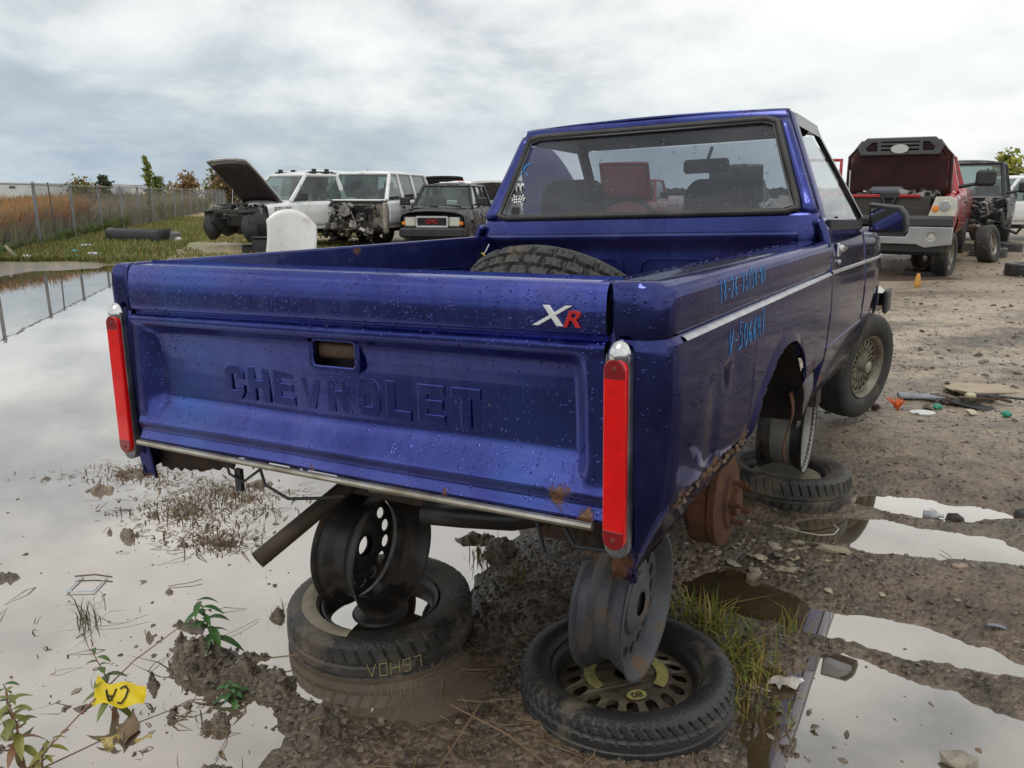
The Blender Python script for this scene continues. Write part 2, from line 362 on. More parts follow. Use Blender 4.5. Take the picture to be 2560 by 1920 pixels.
def build_ground():
    th = np.concatenate([np.linspace(-40, 40, 900), np.linspace(40.5, 319.5, 150)])
    th = np.radians(th)
    r = np.concatenate([[.02], np.geomspace(.35, 1.25, 24), np.geomspace(1.27, 16, 900), np.geomspace(16.5, 2500, 90)])
    A, Rr = np.meshgrid(th, r, indexing='ij')
    X = Rr * np.sin(A); Y = Rr * np.cos(A)
    Z, W = terrain(X, Y)
    a, b = X.shape
    idx = np.arange(a * b).reshape(a, b)
    nx = np.roll(idx, -1, 0)
    q = np.stack([idx[:, :-1], idx[:, 1:], nx[:, 1:], nx[:, :-1]], -1).reshape(-1, 4)
    me = bpy.data.meshes.new('ground')
    v = np.stack([X, Y, Z], -1).reshape(-1, 3)
    me.vertices.add(len(v)); me.vertices.foreach_set('co', v.ravel())
    me.loops.add(q.size); me.loops.foreach_set('vertex_index', q.ravel().astype(np.int32))
    me.polygons.add(len(q)); me.polygons.foreach_set('loop_start', np.arange(0, q.size, 4, dtype=np.int32)); me.polygons.foreach_set('loop_total', np.full(len(q), 4, np.int32))
    me.update(); me.validate()
    # what the soil is made of: wet silt near water, gravel, dry pale silt, turf
    x, y, z = X.ravel(), Y.ravel(), Z.ravel()
    n = fbm(x, y, 1.1, 4, 101); n2 = fbm(x, y, 9, 4, 111); n3 = fbm(x, y, .35, 3, 121)
    rut = fbm(x * .45 + y * .2, y * 1.5 - x * .35, 1.5, 4, 131)
    wet = np.clip(1.25 - z * 20 + n * .35 - rut * .9, 0, 1)
    dark = np.array([.052, .038, .026]); mid = np.array([.165, .125, .09]); pale = np.array([.36, .315, .26]); silt = np.array([.20, .165, .13])
    c = dark + (mid - dark) * np.clip(.5 + n2 * .9, 0, 1)[:, None]
    far = np.clip((np.hypot(x, y) - 3.9) / 2.4, 0, 1) * np.clip((x - .8) / .8, 0, 1)
    c = c + (pale - c) * (far * np.clip(.58 + n * .5 + n2 * .35 + rut * 1.1, 0, 1))[:, None]
    left = np.clip((-.35 - x) / .3, 0, 1)
    c = c + (silt * (.75 + .5 * n2[:, None]) - c) * (left * .6)[:, None]
    tan = np.array([.36, .27, .15]); turf = np.array([.15, .18, .05])
    g = np.clip((y - 15.2) / 1.2, 0, 1) * np.clip((-x - 3.5) / 2.5, 0, 1)
    gc = turf + (tan - turf) * np.clip(.5 + n3 * 1.3 + n * .5, 0, 1)[:, None]
    trk = np.clip((x - fence_x(y) - 3.0 + n * 1.2) / 1.2, 0, 1)
    gc = gc + (np.array([.29, .235, .165]) * (.85 + .5 * n2[:, None]) - gc) * (trk * .8)[:, None]
    c = c + (gc - c) * g[:, None]
    yard = np.clip((y - 9) / 4, 0, 1) * np.clip((x - 1) / 2, 0, 1)
    c = c + (np.array([.22, .175, .12]) * (1 + .5 * n[:, None]) - c) * (yard * .8)[:, None]
    back = np.clip((1.0 - y) / .5, 0, 1)  # unseen ground behind the camera, darkened so the tailgate reflects dark
    c = c + (np.array([.030, .024, .019]) - c) * back[:, None]; wet = wet * (1 - back)
    att = me.color_attributes.new('tint', 'FLOAT_COLOR', 'POINT')
    cc = np.ones((len(x), 4), np.float32); cc[:, :3] = np.clip(c * (1.04, .96, .84), .01, 1); cc[:, 3] = np.clip(wet * (1 - g), 0, 1)
    att.data.foreach_set('color', cc.ravel())
    m = bpy.data.materials.new('wet_mud'); m.use_nodes = True; t = m.node_tree; p = t.nodes['Principled BSDF']
    at = N(t, 'ShaderNodeAttribute', attribute_name='tint'); co = N(t, 'ShaderNodeTexCoord').outputs['Object']
    f = noise(t, co, 55, 6, .7); f2 = noise(t, co, 7, 5, .6)
    spk = N(t, 'ShaderNodeTexVoronoi'); spk.inputs['Scale'].default_value = 42; t.links.new(co, spk.inputs['Vector'])
    sc_ = N(t, 'ShaderNodeSeparateColor'); t.links.new(spk.outputs['Color'], sc_.inputs[0])
    k = M_(t, 'ADD', .62, M_(t, 'MULTIPLY', f, .75))
    k = M_(t, 'MULTIPLY', k, M_(t, 'ADD', .72, M_(t, 'MULTIPLY', sc_.outputs[0], .55)))
    hs = N(t, 'ShaderNodeMix', data_type='RGBA', blend_type='MULTIPLY'); hs.inputs[0].default_value = 1
    t.links.new(at.outputs['Color'], hs.inputs[6]); cb = N(t, 'ShaderNodeCombineColor')
    for i in range(3): t.links.new(k, cb.inputs[i])
    t.links.new(cb.outputs[0], hs.inputs[7]); t.links.new(hs.outputs[2], p.inputs['Base Color'])
    p.inputs['Specular IOR Level'].default_value = .8
    rg = M_(t, 'SUBTRACT', .58, M_(t, 'MULTIPLY', at.outputs['Alpha'], .36))
    rg = M_(t, 'ADD', rg, M_(t, 'MULTIPLY', M_(t, 'SUBTRACT', f2, .5), .5), True)
    t.links.new(rg, p.inputs['Roughness'])
    b = N(t, 'ShaderNodeBump'); b.inputs['Strength'].default_value = .8; b.inputs['Distance'].default_value = .012
    hh = M_(t, 'ADD', f, M_(t, 'MULTIPLY', spk.outputs['Distance'], -.8))
    t.links.new(hh, b.inputs['Height']); t.links.new(b.outputs[0], p.inputs['Normal'])
    return finish('ground', me, m, None, 0, kind='structure')
ground = build_ground(); ground.data.polygons.foreach_set('use_smooth', [True] * len(ground.data.polygons))
def gz(x, y): return float(terrain(np.array([x]), np.array([y]))[0][0])

def water_mat(name, deep, film, refl):
    m = bpy.data.materials.new(name); m.use_nodes = True; t = m.node_tree; p = t.nodes['Principled BSDF']; o = t.nodes['Material Output']
    co = N(t, 'ShaderNodeTexCoord').outputs['Object']
    f = noise(t, co, .9, 5, .6, .3); f2 = noise(t, co, 3.5, 5, .6, .4, (3, 1, 0))
    col = mixc(t, ramp(t, M_(t, 'ADD', M_(t, 'MULTIPLY', f, .6), M_(t, 'MULTIPLY', f2, .4)), [(.40, (0, 0, 0)), (.64, (1, 1, 1))]), deep, film)
    p.inputs['Roughness'].default_value = .08; p.inputs['IOR'].default_value = 1.33; t.links.new(col, p.inputs['Base Color'])
    gl = N(t, 'ShaderNodeBsdfGlossy'); gl.inputs['Roughness'].default_value = .015; gl.inputs['Color'].default_value = (.96, .92, .875, 1)
    lw = N(t, 'ShaderNodeLayerWeight'); lw.inputs[0].default_value = .5
    k = ramp(t, lw.outputs['Facing'], [(0, (refl * .25,) * 3), (.35, (refl * .8,) * 3), (.62, (min(1, refl * 1.25),) * 3), (.88, (.92,) * 3), (1, (1,) * 3)])
    sc2 = ramp(t, noise(t, co, 1.1, 6, .6, .3, (2, 7, 0)), [(.38, (1, 1, 1)), (.70, (.80, .80, .80))])
    k = M_(t, 'MULTIPLY', k, sc2)
    mx = N(t, 'ShaderNodeMixShader'); t.links.new(k, mx.inputs[0]); t.links.new(p.outputs[0], mx.inputs[1]); t.links.new(gl.outputs[0], mx.inputs[2])
    bp = N(t, 'ShaderNodeBump'); bp.inputs['Strength'].default_value = .06; bp.inputs['Distance'].default_value = .01
    t.links.new(noise(t, co, 2.5, 2, .5), bp.inputs['Height']); t.links.new(bp.outputs[0], gl.inputs['Normal'])
    t.links.new(mx.outputs[0], o.inputs[0]); return m
WATER_L = water_mat('silty_water', (.11, .08, .055), (.22, .175, .135), .40)
WATER_R = water_mat('brown_water', (.055, .036, .014), (.12, .09, .055), .42)
MB().quad((-16, .3, 0), (.12, .3, 0), (.12, 17, 0), (-16, 17, 0)).build('puddle_water', WATER_L, None, 0, kind='structure')
MB().quad((.5, .6, 0), (2.6, .6, 0), (2.6, 3.7, 0), (.5, 3.7, 0)).build('puddle_water', WATER_R, None, 0, kind='structure')

# loose stones in the mud and the yard
STONE = attr_mat('stone', .55, .5, 60)
def pebbles(name, n, sampler, smin, smax, cols, seed, flat=.55, zoff=.0, afloat=False):
    g = np.random.default_rng(seed); xy = sampler(g, n * 3); h, w = terrain(xy[:, 0], xy[:, 1])
    ok = (h < .002) if afloat else (h > .004)
    if afloat: h = h * 0
    xy = xy[ok][:n]; h = h[ok][:n]; n = len(xy)
    base = np.array([(1, 0, 0), (.31, .95, 0), (-.81, .59, 0), (-.81, -.59, 0), (.31, -.95, 0), (.2, .1, 1), (-.1, -.05, -.8)])
    fac = [(0, 1, 5), (1, 2, 5), (2, 3, 5), (3, 4, 5), (4, 0, 5), (1, 0, 6), (2, 1, 6), (3, 2, 6), (4, 3, 6), (0, 4, 6)]
    s = smin * (smax / smin) ** (g.random(n) ** 3.4)
    V = base[None] * (1 + g.uniform(-.35, .35, (n, 7, 1))); V = V + g.uniform(-.12, .12, (n, 7, 3))
    V[:, :, 2] *= flat; a = g.random(n) * 6.28; ca, sa = np.cos(a), np.sin(a)
    x = V[:, :, 0] * ca[:, None] - V[:, :, 1] * sa[:, None]; y = V[:, :, 0] * sa[:, None] + V[:, :, 1] * ca[:, None]
    z = V[:, :, 2] + x * g.uniform(-.4, .4, n)[:, None]
    V = np.stack([x, y, z], -1) * s[:, None, None]; V[:, :, 0] += xy[:, 0:1]; V[:, :, 1] += xy[:, 1:2]; V[:, :, 2] += (h + s * .12 + zoff)[:, None]
    F = (np.array(fac)[None] + (np.arange(n) * 7)[:, None, None]).reshape(-1, 3)
    me = bpy.data.meshes.new(name); me.from_pydata(V.reshape(-1, 3).tolist(), [], F.tolist()); me.update()
    c = np.array(cols)[g.integers(0, len(cols), n)] * g.uniform(.6, 1.35, (n, 1)); set_tint(me, np.repeat(c, 7, 0))
    return finish(name, me, STONE, None, 75, kind='stuff')
GREY = [(.085, .066, .048), (.12, .096, .072), (.055, .043, .032), (.18, .15, .115), (.075, .053, .037)]
def s_right(g, n):
    r = 1.6 * (9 / 1.6) ** g.random(n); a = np.radians(g.uniform(6, 38, n)); return np.stack([r * np.sin(a), r * np.cos(a)], -1)
pebbles('gravel', 13000, s_right, .0025, .014, GREY, 1)
def s_mid(g, n): return np.stack([g.normal(.15, .55, n), g.normal(2.1, .5, n)], -1)
pebbles('mud_clods', 5000, s_mid, .003, .012, [(.05, .037, .027), (.075, .058, .044), (.10, .08, .06), (.04, .03, .022)], 2, .75)
def s_spit(g, n): return np.stack([g.normal(-.85, .25, n), g.normal(2.0, .18, n)], -1)
pebbles('spit_clods', 1500, s_spit, .004, .014, [(.10, .08, .06), (.14, .115, .09), (.08, .062, .046)], 3, .8)
def s_scum(g, n):
    k = g.integers(0, 5, n); cx = np.array([-1.45, -1.1, -1.25, -1.7, .85])[k]; cy = np.array([3.3, 2.0, 2.5, 3.2, 1.85])[k]; sx = np.array([.32, .28, .35, .5, .22])[k]; sy = np.array([.3, .25, .4, .6, .22])[k]
    return np.stack([g.normal(cx, sx), g.normal(cy, sy)], -1)
pebbles('floating_scraps', 620, s_scum, .0022, .016, [(.13, .10, .075), (.19, .155, .12), (.08, .06, .045), (.15, .10, .06)], 8, .22, -.001, True)
def s_far(g, n):
    r = g.uniform(5, 22, n); a = np.radians(g.uniform(3, 40, n)); return np.stack([r * np.sin(a), r * np.cos(a)], -1)
pebbles('yard_gravel', 5000, s_far, .008, .04, GREY + [(.2, .18, .15)], 4)
def s_pale(g, n): return np.stack([g.normal(.97, .14, n), g.normal(2.76, .13, n)], -1)
pebbles('pale_stone_chips', 70, s_pale, .010, .034, [(.30, .25, .18), (.36, .31, .22), (.22, .19, .14)], 5, .4)

# blades of grass and weeds
LEAF = attr_mat('grass_blades', .6, trans=.25)
def blades(name, pts, hmin, hmax, width, lean, cols, seed, quad=True, kind='stuff', parent=None, droop=.5, z0=None):
    g = np.random.default_rng(seed); n = len(pts); x, y = pts[:, 0], pts[:, 1]
    z = terrain(x, y)[0] if z0 is None else np.full(n, z0)
    z = np.maximum(z, -.01)
    h = g.uniform(hmin, hmax, n) ; a = g.random(n) * 6.283; l = np.abs(g.normal(0, lean, n)) * h
    dx, dy = np.cos(a), np.sin(a); px, py = -dy, dx; w = width * g.uniform(.6, 1.3, n)
    def P(u, t, k):
        return np.stack([x + dx * l * t ** 1.8 + px * w * k * .5, y + dy * l * t ** 1.8 + py * w * k * .5, z + h * (t - droop * t ** 3 * np.minimum(l / h, 1))], -1)
    V = np.stack([P(0, 0, -1), P(0, 0, 1), P(0, .55, -.8), P(0, .55, .8), P(0, 1, 0)], 1)
    F = (np.array([[0, 1, 3, 2]])[None] + (np.arange(n) * 5)[:, None, None]).reshape(-1, 4).tolist() + (np.array([[2, 3, 4]])[None] + (np.arange(n) * 5)[:, None, None]).reshape(-1, 3).tolist()
    me = bpy.data.meshes.new(name); me.from_pydata(V.reshape(-1, 3).tolist(), [], F); me.update()
    c = np.array(cols)[g.integers(0, len(cols), n)] * g.uniform(.7, 1.3, (n, 1)); set_tint(me, np.repeat(c, 5, 0))
    o = finish(name, me, LEAF, parent, 0)
    if kind: o['kind'] = kind
    return o
GREENS = [(.11, .19, .03), (.14, .20, .04), (.09, .16, .03), (.20, .20, .06)]
TANS = [(.24, .17, .07), (.20, .15, .06), (.28, .2, .09), (.16, .13, .05)]
def fence_x(y): return -12.4 - .268 * (y - 22.7)
g = np.random.default_rng(5)
yy = 15.9 + 26 * g.random(26000) ** 1.5; xx = fence_x(yy) + .2 + g.random(26000) ** 1.5 * 3.4
blades('verge_grass', np.stack([xx, yy], -1), .04, .20, .022, .6, [(.13, .19, .03), (.17, .20, .045), (.10, .16, .03), (.25, .22, .07)] + TANS[:2], 6)
yy = 16.3 + 12 * g.random(20000); xx = -9.8 + 5.5 * g.random(20000)
k = fbm(xx, yy, .6, 3, 15) > -.22
blades('dry_grass', np.stack([xx, yy], -1)[k], .03, .10, .022, .7, [(.36, .25, .09), (.30, .23, .08), (.38, .22, .08)] + GREENS, 7)
# tall weeds in the field beyond the fence
def weed_field(name, n, ylo, yhi, off0, off1, hmin, hmax, cols, seed):
    g = np.random.default_rng(seed); y = ylo + (yhi - ylo) * g.random(n); x = fence_x(y) - off0 - (off1 - off0) * g.random(n)
    hm = 1 + .22 * vnoise(x * .7, y * .7, seed)
    pts = np.stack([x, y], -1)
    return blades(name, pts, hmin, hmax, .085, .35, cols, seed)
weed_field('weeds_brown', 26000, 16, 60, .15, 9, .6, 1.25, [(.24, .19, .08), (.19, .17, .06), (.28, .21, .09), (.14, .16, .05), (.22, .16, .07)], 22)
weed_field('weeds_brown_tall', 2500, 19, 55, .4, 6, 1.0, 1.55, [(.17, .14, .07), (.14, .12, .06), (.2, .13, .07)], 23)
weed_field('weeds_rust', 14000, 13, 27, .7, 4.5, .6, 1.35, [(.48, .17, .04), (.42, .20, .05), (.30, .22, .05), (.52, .22, .05), (.18, .19, .05)], 24)
weed_field('weeds_green', 4000, 15, 30, .0, .5, .15, .55, GREENS, 25)
# ------------------------------------------------------------------ fence, far buildings, trees
GALV = mat('galvanised_steel', (.30, .31, .32), .5, .6, (.22, .22, .23), 6)
def build_fence():
    t = thing('chain_link_fence', 'long grey chain link fence with bare posts between flooded yard and weed field', 'fence', (fence_x(16), 16, 0))
    M0 = T_(-fence_x(16), -16, 0); H = 1.62
    y = 13.1
    i = 0
    while y < 84:
        x = fence_x(y); mb = MB(); r = .038 if i % 1 == 0 else .03
        mb.tube([(x, y, -.2), (x + .015, y, H)], r, 8, M0); mb.lathe([(.0, .05), (.03, .04), (.045, .0), (.045, -.03)], 8, M0 @ T_(x + .015, y, H))
        mb.build('post', GALV, t); y += 3.2; i += 1
    x = fence_x(20.9); MB().tube([(x, 20.9, -.1), (x - .05, 20.9, 1.66)], .016, 6, M0).build('post', mat('rust_stake', (.06, .05, .045), .8), t)
    MB().tube([(fence_x(y_), y_, H - .03 + .012 * math.sin(y_)) for y_ in np.linspace(13, 84, 24)], .016, 6, M0).build('top_rail', GALV, t)
    # the woven wires, one diagonal strip each
    u = np.array([-.268, 1.0]) / math.hypot(.268, 1); L = 71 / u[1]; hh = H - .05; V = []; F = []; k = 0
    for dirn in (1, -1):
        for s in np.arange(-hh, L + hh, .055):
            s0, s1 = (s, s + hh) if dirn > 0 else (s + hh, s)
            z0, z1 = .03, .03 + hh
            if max(s0, s1) < 0 or min(s0, s1) > L: continue
            for (ss, zz) in ((s0, z0), (s1, z1)):
                px, py = fence_x(13) + u[0] * ss, 13 + u[1] * ss
                for dx, dz in ((.0009, 0), (-.0005, .0008), (-.0005, -.0008)): V.append((px + dx - fence_x(16), py - 16, zz + dz))
            F += [(k, k + 1, k + 4, k + 3), (k + 1, k + 2, k + 5, k + 4), (k + 2, k, k + 3, k + 5)]; k += 6
    mb = MB(); mb.add(V, F); mb.build('wire_mesh', GALV, t, 0, kind='stuff')
build_fence()

def building(name, label, x0, x1, y, h, depth, wallc, roofc, doors, win):
    t = thing(name, label, 'building', ((x0 + x1) / 2, y, 0)); w = x1 - x0
    wm = mat(name + label[:12] + '_wall', wallc, .7, 0, tuple(c * .85 for c in wallc), .3)
    rm = mat(name + label[:12] + '_roof', roofc, .7)
    MB().box((0, depth / 2, h / 2), (w, depth, h)).build('wall', wm, t, 0)
    MB().prism([(-w / 2 - .3, h + .02), (w / 2 + .3, h + .02), (w / 2 + .3, h + .4), (0, h + .9), (-w / 2 - .3, h + .4)], 0, depth, RX(90) @ SCL(1, 1, -1)).build('roof', rm, t, 0)
    for dx in doors: MB().box((dx, -.04, 1.5), (3.2, .1, 3)).build('door', mat('dock_door', (.25, .26, .28), .6), t, 0)
    for dx in win: MB().box((dx, -.04, h - 1.2), (2.2, .1, .9)).build('window', mat('far_pane', (.06, .08, .1), .15), t, 0)
building('warehouse', 'long white warehouse far beyond the fence at the left edge', -236, -178, 300, 4.6, 40, (.62, .64, .66), (.5, .53, .57), [-10, 4], [-20, 14, 22])
building('depot', 'low grey depot with white doors on the horizon behind the fence', -172, -150, 320, 4.0, 25, (.48, .50, .52), (.4, .42, .45), [0, 6], [-6])
building('storage_shed', 'small white shed on the horizon right of the grey depot', -146, -118, 310, 3.4, 20, (.66, .67, .66), (.45, .46, .5), [3], [-8, 9])
building('far_factory', 'low pale factory on the horizon behind the open hooded pickup', -112, -70, 340, 3.6, 20, (.5, .53, .55), (.4, .42, .46), [-6], [8, 14])

BARK = mat('bark', (.10, .08, .06), .9, 0, (.06, .05, .04), 10)
LEAFC = attr_mat('tree_leaves', .6, trans=.2)
def tree(name, label, x, y, h, rx, cols, seed, n=1500, leaf=.12, crown0=.25, shape=1.0, group=None, bare=False):
    g = np.random.default_rng(seed); t = thing(name, label, 'tree', (x, y, 0), group=group)
    mb = MB(); r0 = h * .018 + .02; zc = crown0 * h
    top = (g.normal(0, .03) * h, g.normal(0, .03) * h, h * .95)
    mb.tube([(0, 0, -.2), (top[0] * .3, top[1] * .3, h * .4), top], [r0, r0 * .7, r0 * .12], 7)
    tips = []
    for i in range(16):
        f = crown0 + (1 - crown0) * i / 16; z = f * h; a = g.random() * 6.28
        rr = rx * (math.sin(math.pi * min(1, (f - crown0) / (1 - crown0) * .8 + .2)) ** shape) * g.uniform(.6, 1.05)
        p0 = (top[0] * f, top[1] * f, z * .9); p1 = (math.cos(a) * rr, math.sin(a) * rr, z + h * .06)
        mb.tube([p0, ((p0[0] + p1[0]) / 2, (p0[1] + p1[1]) / 2, z * .93 + h * .02), p1], [r0 * .4, r0 * .25, r0 * .08], 5); tips.append((p0, p1, rr))
    mb.build('trunk', BARK, t)
    V = []; F = []; C = []; k = 0
    for j in range(n):
        p0, p1, rr = tips[g.integers(len(tips))]; q = g.random() ** .6
        c = np.array(p0) * (1 - q) + np.array(p1) * q + g.normal(0, .22 * rx * (.6 if bare else 1), 3) * (1, 1, .8)
        s = leaf * g.uniform(.6, 1.5); a, b = g.normal(0, 1, 3), g.normal(0, 1, 3); a /= np.linalg.norm(a); b = np.cross(a, b); b /= np.linalg.norm(b)
        V += [c - a * s, c + b * s * .5, c + a * s, c - b * s * .5]; F.append((k, k + 1, k + 2, k + 3)); k += 4
        C += [np.array(cols[g.integers(len(cols))]) * g.uniform(.6, 1.3)] * 4
    me = bpy.data.meshes.new('crown'); me.from_pydata([list(v) for v in V], [], F); me.update(); set_tint(me, np.array(C)); finish('crown', me, LEAFC, t, 0)
YG = [(.16, .20, .04), (.22, .24, .05), (.12, .17, .04)]; DG = [(.04, .06, .025), (.06, .08, .03)]; OR = [(.25, .14, .06), (.30, .16, .06), (.2, .13, .06)]
tree('poplar_sapling', 'tall thin yellow green sapling growing at the fence', fence_x(37) - .35, 37, 3.0, .20, [(.26, .30, .06), (.34, .36, .08), (.20, .25, .05)], 1, 900, .075, .10, .5)
for i, (nm, lb, u, Y, h, rx, cs) in enumerate([
        ('conifer', 'small dark pointed conifer on the horizon beyond the fence', 262, 120, 3.7, 1.3, DG), ('far_tree', 'low round green tree on the horizon left of the tall sapling', 398, 110, 3.3, 1.6, DG + YG),
        ('far_tree', 'rust orange tree on the horizon just right of the sapling', 470, 95, 3.3, 1.8, OR), ('far_tree', 'sparse olive tree at the fence end left of the raised black hood', 545, 90, 3.4, 1.8, YG + OR),
        ('far_tree', 'low brown bush tree on the horizon left of the white pickup', 575, 75, 3.2, 2.2, OR + DG), ('far_tree', 'olive tree over the weeds near the second fence post', 205, 100, 2.7, 2.2, OR + YG),
        ('maple_tree', 'yellow green leafy tree behind the white service truck', 2515, 60, 4.2, 1.55, [(.28, .30, .05), (.22, .26, .05), (.34, .33, .06)]), ('yellow_bush', 'bright yellow bush beside the white cab windscreen', 2484, 50, 2.0, .7, [(.45, .38, .04), (.35, .33, .05)])]):
    X = (u - 1280) / 1965 * (Y * .9716 + .2)
    tree(nm, lb, X, Y, h, rx, cs, 30 + i, 900, .22 if Y > 55 else .12, .15)
g = np.random.default_rng(9)
for side, a0, a1 in (('left', -34, 2), ('right', 2, 60)):
    n = 5200; a = np.radians(g.uniform(a0, a1, n)); r = g.uniform(420, 520, n)
    blades('far_wood', np.stack([r * np.sin(a), r * np.cos(a)], -1), 1.0, 4.6, 6.0, .1, [(.055, .07, .05), (.07, .075, .055), (.10, .085, .06)], 40 + len(side), z0=0)
# ------------------------------------------------------------------ wheels
RUBBER = mat('tyre_rubber', (.022, .022, .023), .62, 0, (.035, .034, .032), 12, .25, 90, dirt=.22, dirtc=(.10, .08, .058), dscale=6)
RUBBER_WET = mat('wet_tyre_rubber', (.020, .020, .021), .36, 0, (.032, .031, .030), 14, .35, 110, dirt=.18, dirtc=(.13, .105, .075), dscale=5)
RUBBER_MUD = mat('muddy_tyre_rubber', (.022, .021, .020), .42, 0, (.04, .036, .031), 10, .5, 90, dirt=.42, dirtc=(.15, .12, .085), dscale=4)
STEEL_BLK = mat('black_wheel_steel', (.016, .015, .015), .38, .0, (.030, .026, .023), 9, .15, 120, dirt=.13, dirtc=(.09, .055, .03), dscale=7)
STEEL_GRY = mat('grey_wheel_steel', (.070, .075, .088), .45, .2, (.105, .108, .115), 9, .2, 90, dirt=.2, dirtc=(.17, .11, .065), dscale=6)
RUST = mat('rust', (.14, .055, .022), .85, 0, (.07, .03, .017), 14, .7, 70)
RUSTY_DARK = mat('rusty_underbody', (.035, .025, .019), .8, 0, (.075, .04, .022), 8, .5, 50)
BLACK = mat('black_plastic', (.016, .016, .018), .5, 0, (.03, .03, .032), 6, .1, 80)
BLACK_GLOSS = mat('black_trim', (.010, .010, .012), .22)
CHROME = mat('chrome', (.72, .72, .72), .16, 1.0, (.55, .53, .5), 14)
ALLOY = mat('worn_alloy', (.36, .34, .30), .5, .6, (.24, .21, .17), 10, .2, 60, dirt=.3, dirtc=(.15, .11, .07))
def tyre_grid(R, rin, w, pattern=None, depth=.006, N=48, T=11):
    tw = .40 * w
    left = [(rin, -.36 * w), (rin + .006, -.43 * w), (rin + (R - rin) * .35, -.50 * w), (rin + (R - rin) * .65, -.505 * w), (R - .022, -.475 * w), (R - .007, -.43 * w)]
    tz = np.linspace(-tw, tw, T); tread = [(R - .006 * (z / tw) ** 2, z) for z in tz]
    right = [(r, -z) for r, z in left[::-1]]
    inner = [(rin + .012, .30 * w), (rin + (R - rin) * .6, .25 * w), (rin + (R - rin) * .6, -.25 * w), (rin + .012, -.30 * w)]
    prof = np.array(left + tread + right + inner)
    th = np.linspace(0, 2 * math.pi, N, endpoint=False)
    rr = np.tile(prof[:, 0], (N, 1)); zz = np.tile(prof[:, 1], (N, 1))
    if pattern is not None:
        for j in range(len(prof)):
            if 5 <= j <= len(left) + T: 
                rr[:, j] -= depth * pattern(th, prof[j, 1] / tw)
    return np.stack([np.cos(th)[:, None] * rr, np.sin(th)[:, None] * rr, zz], -1)
def pat_slant(n, slant=.35, ribs=(-.45, .45), duty=.16):
    def f(th, t):
        q = (th * n / (2 * math.pi) + slant * abs(t) * 1.6) % 1.0
        lat = (q < duty).astype(float) * (abs(t) > .30)
        rib = any(abs(t - r) < .07 for r in ribs)
        return np.maximum(lat, float(rib))
    return f
def pat_block(n):
    def f(th, t):
        row = int(np.floor((t + 1.05) / .42)); q = (th * n / (2 * math.pi) + .45 * (row % 2) + .25 * t) % 1.0
        zig = abs(((t + 1.05) / .42) % 1 - .5) > .40
        sipe = (np.abs((q * 3) % 1 - .5) < .07) * .4
        return np.maximum(np.maximum((q < .20).astype(float), float(zig)), sipe)
    return f
def disc_mesh(ro, holes, th=.004, bore=.03): return curve_mesh([circle(ro, 56)] + ([circle(bore, 20)] if bore else []) + holes, th / 2)
def rim_barrel(R, w, n=48):
    h = w / 2
    prof = [(R, -h), (R + .002, -h + .004), (R - .004, -h + .010), (R - .014, -h + .014), (R - .018, -h + .035), (R - .038, -h + .055), (R - .040, h * .15), (R - .030, h - .055), (R - .018, h - .035), (R - .014, h - .014), (R - .004, h - .010), (R + .002, h - .004), (R, h), (R - .006, h - .002), (R - .020, h - .020), (R - .024, h - .04), (R - .036, h - .06), (R - .045, h * .15), (R - .043, -h + .055), (R - .024, -h + .035), (R - .02, -h + .016), (R - .006, -h + .002)]
    P = np.array(prof); mb = MB(); mb.lathe(P, n, closed=True); return mb
def simple_wheel(parent, M, R=.37, w=.24, rin=.21, spokes=6, rm=None, tm=None, tag_=None):
    ty = MB().grid(tyre_grid(R, rin, w, pat_block(36), .008, 108, 11), None, True, True).build('wheel', tm or RUBBER, parent, 50)
    ty.matrix_basis = M
    mb = rim_barrel(rin, w * .78, 28); z = w * .22
    if spokes:
        for k in range(spokes):
            a = k * 2 * math.pi / spokes; ca, sa = math.cos(a), math.sin(a)
            mb.prism([(.03, -.035), (rin - .03, -.022), (rin - .03, .022), (.03, .035)], z - .02, z + .015, Matrix.Rotation(a, 4, 'Z'))
        mb.lathe([(0, z + .03), (.05, z + .028), (.065, z + .01), (.065, z - .03)], 20)
    else: mb.lathe([(0, z), (.05, z + .01), (rin * .55, z - .01), (rin - .035, z - .03)], 28)
    mb.build('rim', rm or ALLOY, ty, 40)
    return ty

